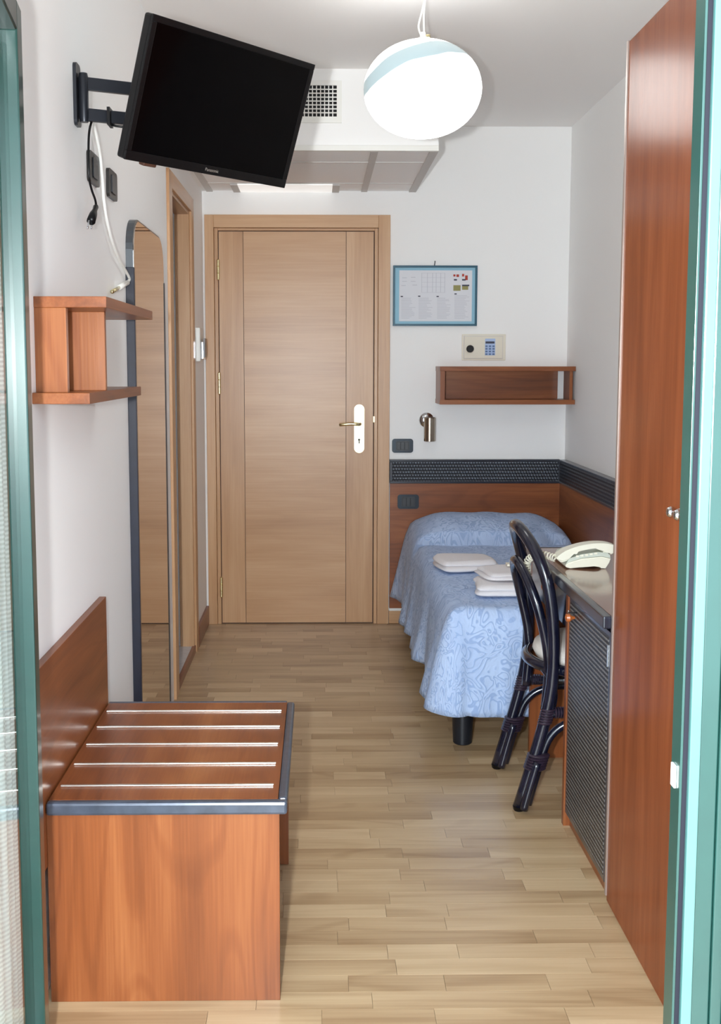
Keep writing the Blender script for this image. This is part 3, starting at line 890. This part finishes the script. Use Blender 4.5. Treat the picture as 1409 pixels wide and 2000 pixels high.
sf = root('wall_safe', (0.842, YB, 1.376), 'cream wall safe with black knob and keypad above the shelf', 'safe')
part('surround', B(0.730, 0.955, YB - 0.006, YB, 1.371, 1.505, bev=0.002), 'safe', sf)
sx0, sx1, sz0, sz1 = 0.741, 0.938, 1.382, 1.493
part('door_gap', B(sx0 - 0.003, sx1 + 0.003, YB - 0.007, YB - 0.006, sz0 - 0.003, sz1 + 0.003), 'tbar', sf)
sd = part('door', B(sx0, sx1, YB - 0.012, YB - 0.007, sz0, sz1, bev=0.001), 'safe', sf)
part('knob', lathe(bmesh.new(), [(0.019, 0), (0.019, -0.012), (0.016, -0.016)], (0.771, YB - 0.012, 1.430), 'Y', 24), 'black', sd, 'auto')
part('keypad', B(0.848, 0.900, YB - 0.014, YB - 0.012, 1.397, 1.482), 'keypad', sd)
part('display', B(0.850, 0.896, YB - 0.0155, YB - 0.014, 1.457, 1.468), 'ink_d', sd)
for i in range(3):
    for j in range(4):
        kx, kz = 0.855 + i * 0.018, 1.403 + j * 0.0135
        part('key', B(kx - 0.0055, kx + 0.0055, YB - 0.0165, YB - 0.014, kz - 0.004, kz + 0.004), 'keyblue', sd)

bs = root('wall_shelf', (0.93, YB, 1.153), 'low cherry wood box shelf below the wall safe', 'shelf')
part('top_board', B(0.597, 1.270, 5.33, YB, 1.318, 1.341, bev=0.001), 'cherry_x', bs)
part('bottom_board', B(0.597, 1.270, 5.33, YB, 1.153, 1.176, bev=0.001), 'cherry_x', bs)
part('end_panel', B(0.599, 0.622, 5.332, YB, 1.176, 1.318), 'cherry_z', bs)
part('divider_panel', B(1.243, 1.259, 5.34, 5.47, 1.176, 1.318), 'cherry_z', bs)
part('back_panel', B(0.622, 1.225, YB - 0.012, YB, 1.176, 1.318), 'cherry_x', bs)

wl = root('wall_lamp', (0.55, YB, 0.966), 'small brushed chrome cylinder reading lamp on back wall', 'lamp')
part('wall_rose', lathe(bmesh.new(), [(0.038, 0), (0.038, -0.010), (0.030, -0.018), (0.012, -0.020)], (0.552, YB, 1.066), 'Y', 28), 'chrome', wl, 'auto')
part('stem', tube(bmesh.new(), [(0.552, YB - 0.018, 1.066), (0.556, YB - 0.06, 1.060)], 0.008, 10), 'chrome', wl, True)
part('shade', lathe(bmesh.new(), [(0.026, 0), (0.030, 0.002), (0.030, 0.120), (0.026, 0.124)], (0.562, YB - 0.075, 0.960), 'Z', 28), 'warmsteel', wl, 'auto')

def switch_plate(x0, x1, z0, z1, yface, label):
    s = root('wall_switch', ((x0 + x1) / 2, yface, z0), label, 'switch')
    part('cover_plate', prism(bmesh.new(), rrect(x0, x1, z0, z1, 0.014), yface - 0.010, yface, 'Y'), 'darksteel', s)
    part('insert', prism(bmesh.new(), rrect(x0 + 0.020, x1 - 0.020, z0 + 0.012, z1 - 0.012, 0.004), yface - 0.013, yface - 0.010, 'Y'), 'socket2', s)
    w_ = (x1 - x0 - 0.046) / 3
    for k in range(3):
        part('rocker', B(x0 + 0.023 + k * w_ + 0.001, x0 + 0.023 + (k + 1) * w_ - 0.001, yface - 0.0155, yface - 0.013, z0 + 0.016, z1 - 0.016, bev=0.001), 'socket2', s)
    return s
switch_plate(0.375, 0.484, 0.897, 0.969, YB, 'grey switch plate on the white wall above cane strip')
switch_plate(0.403, 0.513, 0.609, 0.683, YB - 0.03, 'grey switch plate on the cherry headboard panel')

# ------------------------------------------------------------------ headboard panelling around the bed
hb = root('headboard', (0.8, YB, 0.085), 'cherry headboard panel with dark woven cane strip along the top', 'headboard')
HF = YB - 0.03
part('panel', B(0.364, 1.242, HF, YB, 0.085, 0.742), 'cherry_x', hb)
part('cane_strip', B(0.376, 1.232, HF - 0.004, YB, 0.752, 0.852), 'wick_x', hb)
part('strip_frame', B(0.362, 1.242, HF - 0.006, YB, 0.852, 0.864, bev=0.002), 'navy', hb)
part('strip_frame', B(0.362, 1.242, HF - 0.006, YB, 0.740, 0.752, bev=0.002), 'navy', hb)
part('strip_frame', B(0.362, 0.376, HF - 0.006, YB, 0.752, 0.852, bev=0.002), 'navy', hb)
part('strip_frame', B(1.232, 1.242, HF - 0.006, YB, 0.752, 0.852), 'navy', hb)
part('white_rail', B(0.364, 0.52, YB - 0.024, YB, 0.070, 0.084), 'white', hb)
sp_ = root('wall_panelling', (XR, 4.0, 0.085), 'dark cherry side panel with cane strip along right wall', 'panelling')
part('panel', B(1.242, XR, 3.66, YB, 0.085, 0.742), 'cherry_y', sp_)
part('cane_strip', B(1.238, XR, 3.66, YB - 0.036, 0.752, 0.852), 'wick_y', sp_)
part('strip_frame', B(1.236, XR, 3.66, YB - 0.036, 0.852, 0.864, bev=0.002), 'edge', sp_)
part('strip_frame', B(1.236, XR, 3.66, YB - 0.036, 0.740, 0.752, bev=0.002), 'navy', sp_)

# ------------------------------------------------------------------ bed
BX0, BX1, BYF, BYH = 0.445, 1.215, 3.665, 5.495
BT = 0.50
bd = root('bed', (0.83, 4.6, 0), 'single bed with black round legs and pale base edge', 'bed')
part('base', B(0.47, 1.20, 3.70, 5.49, 0.17, 0.25, bev=0.01), 'safe', bd)
part('mattress', B(BX0 + 0.02, BX1 - 0.02, BYF + 0.03, 5.49, 0.25, 0.478, bev=0.03), 'white', bd)
for lx, ly in ((0.512, 3.735), (1.14, 3.735), (0.512, 5.40), (1.14, 5.40)):
    part('leg', lathe(bmesh.new(), [(0.030, 0), (0.034, 0.004), (0.040, 0.13), (0.043, 0.17)], (lx, ly, 0), 'Z', 24), 'lead', bd, 'auto')

def spread_height(x, y):
    z = BT
    e = min(x - BX0, BX1 - x, y - BYF)
    e = max(0.0, e)
    R_ = 0.05
    if e < R_: z -= R_ - math.sqrt(max(0, R_ * R_ - (R_ - e) ** 2))
    # pillow roll under the cover
    t = (y - 5.02) / 0.47
    if t > 0:
        pr = min(1.0, max(0.0, math.sin(math.pi * min(1, 0.06 + t * 0.72)))) ** 0.55
        ex = min(1.0, max(0.0, min(x - BX0, BX1 - x) / 0.16))
        z += 0.108 * pr * (0.35 + 0.65 * math.sin(ex * math.pi / 2))
    z += 0.003 * math.sin(x * 31 + y * 7) * math.sin(y * 13) + 0.004 * math.sin(x * 9 + 1) * math.sin(y * 5.0)
    return z
per = []                                      # perimeter from head-left round the foot to head-right
rc = 0.07
N1 = 70
for k in range(N1): per.append((BX0, BYH - (BYH - BYF - rc) * k / N1, -1, 0))
for k in range(13):
    a = math.pi / 2 * k / 12
    per.append((BX0 + rc - rc * math.cos(a), BYF + rc - rc * math.sin(a), -math.cos(a), -math.sin(a)))
for k in range(1, 30): per.append((BX0 + rc + (BX1 - BX0 - 2 * rc) * k / 30, BYF, 0, -1))
for k in range(13):
    a = math.pi / 2 * k / 12
    per.append((BX1 - rc + rc * math.sin(a), BYF + rc - rc * math.cos(a), math.sin(a), -math.cos(a)))
for k in range(1, N1 + 1): per.append((BX1, BYF + rc + (BYH - BYF - rc) * k / N1, 1, 0))
slen = [0]
for i in range(1, len(per)):
    slen.append(slen[-1] + math.hypot(per[i][0] - per[i - 1][0], per[i][1] - per[i - 1][1]))
bm = bmesh.new()
uvl = bm.loops.layers.uv.new('UVMap')
uvof = {}
rows_ = []
NT, ND = 16, 14
for t in range(NT, 0, -1):                    # top, from the spine outwards
    r_ = []
    for i, (x, y, nx, ny) in enumerate(per):
        sx = (BX0 + BX1) / 2
        sy = min(max(y, BYF + 0.38), BYH)
        f = t / NT
        xx, yy = x + (sx - x) * f, y + (sy - y) * f
        v = bm.verts.new((xx, yy, spread_height(xx, yy)))
        uvof[v] = (xx, yy); r_.append(v)
    rows_.append(r_)
for d in range(ND + 1):                       # skirt
    r_ = []
    for i, (x, y, nx, ny) in enumerate(per):
        f = d / ND
        s = slen[i]
        ztop = spread_height(x, y) - 0.0
        corner = 1.0 if (nx * ny != 0) else 0.0
        side = -nx if nx < 0 else 0
        hem = 0.150 + 0.012 * math.sin(s * 5.1 + 0.6) - 0.018 * (1 if ny < -0.5 else 0) * math.sin((x - BX0) * 5)
        z = ztop + (hem - ztop) * f
        wav = 0.020 * math.sin(s * 11.5 + 1.2) + 0.009 * math.sin(s * 27 + 0.4) + 0.004 * math.sin(s * 47)
        if nx > 0.1 or (x > 0.67 and ny < -0.1): wav *= 0.15; fl_ = 0.008
        else: fl_ = 0.050
        if nx * ny != 0 and nx < 0: fl_ += 0.045 * math.sin(math.pi * min(1, 2 * abs(nx * ny)) / 2)
        off = (fl_ * f ** 0.8 + wav * f ** 1.3)
        if d == 0: off = 0
        off = max(off, -0.002)
        v = bm.verts.new((min(x + nx * off, 1.235), y + ny * off, z))
        uvof[v] = (x + nx * (ztop - z), y + ny * (ztop - z)); r_.append(v)
    rows_.append(r_)
for a, b_ in zip(rows_, rows_[1:]):
    for i in range(len(per) - 1):
        f = bm.faces.new((a[i], a[i + 1], b_[i + 1], b_[i]))
        for l in f.loops: l[uvl].uv = uvof[l.vert]
bmesh.ops.remove_doubles(bm, verts=bm.verts, dist=1e-5)
o = single('bedspread', bm, 'spread', 'pale blue paisley bedspread draped over the single bed', 'bedspread', smooth=True)
mo = o.modifiers.new('thickness', 'SOLIDIFY'); mo.thickness = 0.004; mo.offset = -1

# towels
def towel(name, cx_, cy_, z0, lx, ly, h, rz, label, seed):
    """a towel folded over twice: two soft layers, the upper a little askew"""
    rnd = random.Random(seed)
    bm = bmesh.new()
    hl = h * 0.52
    towel_layer(bm, rnd, cx_, cy_, z0, lx, ly, hl, rz)
    towel_layer(bm, rnd, cx_ + rnd.uniform(-.008, .008), cy_ + rnd.uniform(-.006, .01), z0 + hl * 0.90, lx * 0.95, ly * 0.94, hl, rz + rnd.uniform(-.08, .08))
    return single(name, bm, 'towel', label, 'towel', smooth=True)
def towel_layer(bm, rnd, cx_, cy_, z0, lx, ly, h, rz):
    nx_, ny_ = 22, 14
    poly = []
    ph = [rnd.uniform(0, 6) for _ in range(6)]
    top = []; bot = []
    for j in range(ny_ + 1):
        rt = []; rb = []
        for i in range(nx_ + 1):
            u, v = -1 + 2 * i / nx_, -1 + 2 * j / ny_
            # squarish outline with soft corners
            k = max(abs(u), abs(v))
            q = (abs(u) ** 9 + abs(v) ** 9) ** (1 / 9) if (u or v) else 1
            s = k / q if q else 1
            x = u * s * lx / 2 * (1 + 0.04 * math.sin(3 * v + ph[0])); y = v * s * ly / 2 * (1 + 0.05 * math.sin(3 * u + ph[1]))
            e = max(0.0, 1 - k)
            zt = h * (1 - (1 - min(1, e / 0.16)) ** 3 * 0.5) * (1 + 0.16 * math.sin(2.2 * u + ph[2]) * math.cos(1.7 * v + ph[3]))
            p = Matrix.Rotation(rz, 3, 'Z') @ Vector((x, y, 0))
            rt.append(bm.verts.new((cx_ + p.x, cy_ + p.y, z0 + zt)))
            rb.append(bm.verts.new((cx_ + p.x * 0.97, cy_ + p.y * 0.97, z0)))
        top.append(rt); bot.append(rb)
    for j in range(ny_):
        for i in range(nx_):
            bm.faces.new((top[j][i], top[j][i + 1], top[j + 1][i + 1], top[j + 1][i]))
            bm.faces.new((bot[j][i], bot[j + 1][i], bot[j + 1][i + 1], bot[j][i + 1]))
    edge_t = top[0] + [r[-1] for r in top[1:]] + top[-1][-2::-1] + [r[0] for r in top[-2:0:-1]]
    edge_b = bot[0] + [r[-1] for r in bot[1:]] + bot[-1][-2::-1] + [r[0] for r in bot[-2:0:-1]]
    n = len(edge_t)
    mid = []
    for a, b_ in zip(edge_t, edge_b):
        c0 = (a.co + b_.co) / 2; dirv = Vector((c0.x - cx_, c0.y - cy_, 0)).normalized()
        mid.append(bm.verts.new(c0 + dirv * h * 0.28))
    for i in range(n):
        k = (i + 1) % n
        bm.faces.new((edge_t[k], edge_t[i], mid[i], mid[k]))
        bm.faces.new((mid[k], mid[i], edge_b[i], edge_b[k]))
towel('folded_towel', 0.615, 4.42, 0.510, 0.25, 0.22, 0.040, 0.15, 'single folded white towel lying alone on the blue bedspread', 3)
towel('folded_towel', 0.715, 3.94, 0.510, 0.26, 0.22, 0.038, -0.1, 'folded white towel beneath another towel on the bedspread', 5)
towel('folded_towel', 0.725, 4.02, 0.554, 0.24, 0.20, 0.026, 0.22, 'folded white towel lying on top of another towel', 9)
single('soap_packet', B(0.715, 0.765, 4.03, 4.07, 0.584, 0.594, bev=0.003), 'safe', 'small cream soap packet resting on the stacked towels', 'soap')

# ------------------------------------------------------------------ desk with cane-fronted cabinet
DX = 0.70
dk = root('desk', (0.98, 3.08, 0), 'cherry desk with dark edge and woven cane cabinet door', 'desk')
part('desktop', B(DX + 0.024, 1.235, 2.592, 3.60, 0.702, 0.730), 'desktop', dk)
part('desktop_edge', B(DX, DX + 0.024, 2.592, 3.61, 0.700, 0.7315, bev=0.004), 'navy', dk)
part('desktop_edge', B(DX + 0.024, 1.235, 3.60, 3.61, 0.700, 0.7315, bev=0.003), 'navy', dk)
part('side_panel', B(0.722, 1.235, 3.583, 3.605, 0, 0.702), 'cherry_z', dk)
part('side_panel', B(0.716, 1.235, 3.034, 3.056, 0, 0.702), 'cherry_z', dk)
part('side_panel', B(0.736, 1.235, 2.592, 2.608, 0, 0.702), 'cherry_z', dk)
part('drawer_rail', B(0.722, 0.74, 3.056, 3.583, 0.585, 0.702), 'navy', dk)
part('drawer_knob', lathe(bmesh.new(), [(0.004, 0), (0.006, -0.008), (0.012, -0.014), (0.010, -0.022), (0.003, -0.025)], (0.722, 3.32, 0.655), 'X', 16), 'orange', dk, 'auto')
part('cabinet_base', B(0.735, 1.235, 2.608, 3.034, 0.0, 0.05), 'cherry_y', dk)
dr = part('cabinet_door', B(0.720, 0.734, 2.596, 3.032, 0.045, 0.690), 'navy', dk)
part('cane_panel', B(0.7192, 0.721, 2.608, 3.018, 0.060, 0.676), 'wick_d', dr)
part('door_knob', lathe(bmesh.new(), [(0.004, 0.0), (0.006, -0.008), (0.013, -0.015), (0.011, -0.024), (0.003, -0.027)], (0.7192, 2.965, 0.640), 'X', 16), 'orange', dr, 'auto')
part('key', tube(bmesh.new(), [(0.7192, 2.94, 0.660), (0.694, 2.94, 0.660), (0.694, 2.93, 0.668)], 0.0022, 8), 'chrome', dr, True)
part('door_hinge', B(0.7175, 0.7192, 2.609, 2.614, 0.60, 0.655), 'chrome', dr)

# ------------------------------------------------------------------ telephone
ph = root('telephone', (0.815, 3.30, 0.7315), 'cream desk telephone with handset on its cradle', 'telephone')
Z0 = 0.7315
body = [(0.752, Z0 + 0.004), (0.765, Z0), (0.80, Z0 + 0.004), (0.838, Z0 + 0.010), (0.852, Z0 + 0.008), (0.860, Z0), (0.873, Z0), (0.884, Z0 + 0.018), (0.888, Z0 + 0.030), (0.86, Z0 + 0.036), (0.80, Z0 + 0.030), (0.760, Z0 + 0.018), (0.750, Z0 + 0.010)]
bm = prism(bmesh.new(), body, 3.22, 3.40, 'Y')
bmesh.ops.bevel(bm, geom=[e for e in bm.edges if abs(e.verts[0].co.y - e.verts[1].co.y) < 1e-6], offset=0.003, segments=2, affect='EDGES')
bo = part('body', bm, 'phone', ph, 'auto')
face = [(0.752, Z0 + 0.012), (0.762, Z0 + 0.019), (0.80, Z0 + 0.031), (0.86, Z0 + 0.037), (0.888, Z0 + 0.031), (0.886, Z0 + 0.046), (0.85, Z0 + 0.050), (0.80, Z0 + 0.043), (0.762, Z0 + 0.030)]
part('keypad_face', prism(bmesh.new(), face, 3.226, 3.394, 'Y'), 'phone_g', ph)
for i in range(5):
    xx = 0.782 + i * 0.014
    part('button', B(xx, xx + 0.009, 3.2235, 3.227, Z0 + 0.034 + i * 0.0022, Z0 + 0.040 + i * 0.0022), 'phone', ph)
hs = []
n = 26
top_ = spline([(0.722, 0, Z0 + 0.032), (0.748, 0, Z0 + 0.052), (0.79, 0, Z0 + 0.068), (0.835, 0, Z0 + 0.076), (0.875, 0, Z0 + 0.076), (0.902, 0, Z0 + 0.070)], 5)
bot_ = spline([(0.902, 0, Z0 + 0.070), (0.897, 0, Z0 + 0.050), (0.892, 0, Z0 + 0.042), (0.868, 0, Z0 + 0.046), (0.862, 0, Z0 + 0.060), (0.83, 0, Z0 + 0.060), (0.79, 0, Z0 + 0.051), (0.772, 0, Z0 + 0.040), (0.758, 0, Z0 + 0.024), (0.738, 0, Z0 + 0.018), (0.722, 0, Z0 + 0.032)], 3)
poly = [(p.x, p.z) for p in top_] + [(p.x, p.z) for p in bot_[1:-1]]
bm = prism(bmesh.new(), poly, 3.226, 3.276, 'Y')
bmesh.ops.bevel(bm, geom=[e for e in bm.edges if abs(e.verts[0].co.y - e.verts[1].co.y) < 1e-6], offset=0.005, segments=3, affect='EDGES')
part('handset', bm, 'phone', ph, 'auto')
path = spline([(0.724, 3.255, Z0 + 0.026), (0.700, 3.29, Z0 + 0.030), (0.675, 3.33, Z0 + 0.020), (0.660, 3.36, Z0 - 0.005), (0.662, 3.36, Z0 - 0.045), (0.674, 3.36, Z0 - 0.085), (0.688, 3.37, Z0 - 0.110)], 30)
hel = []
for i, p in enumerate(path):
    d = (path[min(i + 1, len(path) - 1)] - path[max(i - 1, 0)]).normalized()
    n1_ = d.cross(Vector((0, 1, 0.2))).normalized(); n2_ = d.cross(n1_)
    for k in range(2):
        a = (i * 2 + k) * 2 * math.pi / 15
        q = p + ((path[min(i + 1, len(path) - 1)] - p) * k / 2)
        hel.append(q + (n1_ * math.cos(a) + n2_ * math.sin(a)) * 0.0100)
part('coiled_cord', tube(bmesh.new(), hel, 0.0024, 6), 'phone', ph, True)

# ------------------------------------------------------------------ rattan chair
ch = root('rattan_chair', (0.86, 3.32, 0), 'dark blue rattan chair with double hoop back and cream seat', 'chair')
def interp(tab, z):
    for (z0, x0), (z1, x1) in zip(tab, tab[1:]):
        if z <= z1:
            t = max(0, (z - z0) / (z1 - z0)); t = t
            return x0 + (x1 - x0) * t
    return tab[-1][1]
OUT = [(0.0, 0.606), (0.10, 0.632), (0.20, 0.660), (0.29, 0.684), (0.36, 0.699), (0.42, 0.705), (0.50, 0.706), (0.60, 0.699), (0.68, 0.687), (0.75, 0.668), (0.81, 0.643), (0.86, 0.612)]
INN = [(0.30, 0.690), (0.42, 0.700), (0.50, 0.692), (0.60, 0.668), (0.66, 0.650), (0.72, 0.627), (0.76, 0.608)]
RY, HWD = 3.318, 0.172
def pole(tab, hw, zs, zt, sgn0):
    """closed hoop from one foot over the top to the other foot"""
    pts = []
    z = tab[0][0]
    nst = 14
    for k in range(nst): zz = tab[0][0] + 0.0 + (zs - tab[0][0]) * k / nst; pts.append((interp(tab, zz), RY - hw, zz))
    for k in range(25):
        a = math.pi * k / 24
        zz = zs + (zt - zs) * math.sin(a)
        pts.append((interp(tab, zz), RY - hw * math.cos(a), zz))
    for k in range(nst): zz = zs + (tab[0][0] - zs) * (k + 1) / nst; pts.append((interp(tab, zz), RY + hw, zz))
    return [(x - (0.010 if y > RY else 0) * min(1, abs(y - RY) / hw) , y, z) for x, y, z in pts]
def smooth_pts(p, it=3):
    p = [Vector(q) for q in p]
    for _ in range(it):
        p = [p[0]] + [(p[i - 1] + p[i] * 2 + p[i + 1]) / 4 for i in range(1, len(p) - 1)] + [p[-1]]
    return p
OUT0 = [(0.012, OUT[0][1])] + OUT[1:]
hoop = smooth_pts(pole(OUT0, HWD, 0.68, 0.853, 1))
part('back_frame', tube(bmesh.new(), hoop, 0.0185, 14), 'rattan', ch, True)
inner = smooth_pts(pole(INN, 0.128, 0.58, 0.742, 1))
part('inner_hoop', tube(bmesh.new(), inner, 0.0150, 12), 'rattan', ch, True)
for s in (-1, 1):
    yy = RY + s * HWD
    dx = -0.010 if s > 0 else 0
    # doubled pole along the foot of each rear leg
    q = smooth_pts([(interp(OUT, z) + 0.026 + dx, yy + 0.012, z) for z in (0.014, 0.06, 0.12, 0.18, 0.23)] + [(0.735 + dx, yy + 0.012, 0.268), (0.80 + dx, yy + 0.006, 0.283), (0.88 + dx, yy, 0.284)], 1)
    part('leg_brace', tube(bmesh.new(), spline(q, 4), 0.0125, 12), 'rattan', ch, True)
    part('leg_brace', tube(bmesh.new(), spline([(interp(OUT, z) + 0.006 + dx, yy - 0.026, z) for z in (0.012, 0.08, 0.16)], 4), 0.0125, 12), 'rattan', ch, True)
    part('foot', lathe(bmesh.new(), [(0.014, 0), (0.017, 0.003), (0.019, 0.014)], (OUT[0][1] + dx, yy, 0.0), 'Z', 14), 'black', ch, 'auto')
    part('stretcher', tube(bmesh.new(), [(interp(OUT, 0.305) + dx, yy, 0.305), (1.045, yy - s * 0.02, 0.305)], 0.0150, 12), 'rattan', ch, True)
    for z0 in (0.155, 0.295):
        bm = bmesh.new()
        for k in range(6):
            z = z0 + (k - 2.5) * 0.008
            c = Vector((interp(OUT, z) + 0.010 * (z0 < 0.2) + dx, yy, z))
            lathe(bm, [(0.0195 + 0.010 * (z0 < 0.2), -0.0035), (0.0225 + 0.012 * (z0 < 0.2), 0), (0.0195 + 0.010 * (z0 < 0.2), 0.0035)], c, 'Z', 16)
        part('binding', bm, 'binding', ch, 'auto')
    bm = bmesh.new()
    for k in range(5):
        lathe(bm, [(0.0155, -0.003), (0.0185, 0), (0.0155, 0.003)], (0.712 + dx + k * 0.008, yy, 0.305), 'X', 14)
    part('binding', bm, 'binding', ch, 'auto')
    # front leg
    part('front_leg', tube(bmesh.new(), spline([(1.06, yy - s * 0.02, 0.0), (1.05, yy - s * 0.02, 0.2), (1.035, yy - s * 0.02, 0.43)], 5), 0.0180, 12), 'rattan', ch, True)
    # curved bracket from seat ring down to the leg
    part('seat_brace', tube(bmesh.new(), spline([(0.684 + dx, yy - s * 0.060, 0.422), (0.696 + dx, yy - s * 0.03, 0.405), (0.712 + dx, yy - s * 0.015, 0.365), (0.708 + dx, yy - s * 0.012, 0.32)], 6), 0.0085, 10), 'rattan', ch, True)
ring = []
for k in range(48):
    a = 2 * math.pi * k / 48
    ring.append((0.870 + 0.212 * math.cos(a), RY + 0.205 * math.sin(a), 0.430))
ring.append(ring[0]); ring.append(ring[1])
part('seat_ring', tube(bmesh.new(), ring, 0.0175, 12, caps=False), 'rattan', ch, True)
part('seat_cushion', lathe(bmesh.new(), [(0.02, 0.425), (0.16, 0.425), (0.187, 0.436), (0.196, 0.455), (0.190, 0.474), (0.165, 0.487), (0.10, 0.494), (0.02, 0.496)], (0.872, RY, 0), 'Z', 40), 'cushion', ch, True)

# ------------------------------------------------------------------ wardrobe
WF = 0.722
wr = root('wardrobe', (1.0, 1.9, 0), 'tall cherry wardrobe with plain doors and round chrome knobs', 'wardrobe')
WY0, WY1, WTOP = 1.35, 2.586, 2.098
part('carcass', B(WF + 0.022, 1.268, WY0, WY1, 0.04, WTOP - 0.002), 'wardrobe', wr)
part('plinth', B(WF + 0.004, 1.268, WY0, WY1, 0.0, 0.04), 'cherry_y', wr)
yd = 2.09
for y0, y1 in ((yd + 0.001, WY1 - 0.009), (yd - 0.475, yd - 0.001)):
    dd = part('door', B(WF, WF + 0.020, y0, y1, 0.008 if y1 > 2.2 else 0.008, WTOP, bev=0.001), 'wardrobe', wr)
    ky = y0 + 0.022 if y1 > 2.2 else y1 - 0.018
    part('knob', lathe(bmesh.new(), [(0.010, 0.0), (0.007, -0.005), (0.006, -0.012), (0.011, -0.018), (0.0115, -0.024), (0.008, -0.029), (0.002, -0.030)], (WF, ky, 1.058), 'X', 18), 'chrome', dd, 'auto')
part('filler_panel', B(WF, WF + 0.020, WY0, yd - 0.477, 0.008, WTOP), 'wardrobe', wr)
part('edge_strip', B(WF - 0.003, WF + 0.022, WY1 - 0.009, WY1 + 0.002, 0.02, WTOP + 0.002), 'strip', wr)
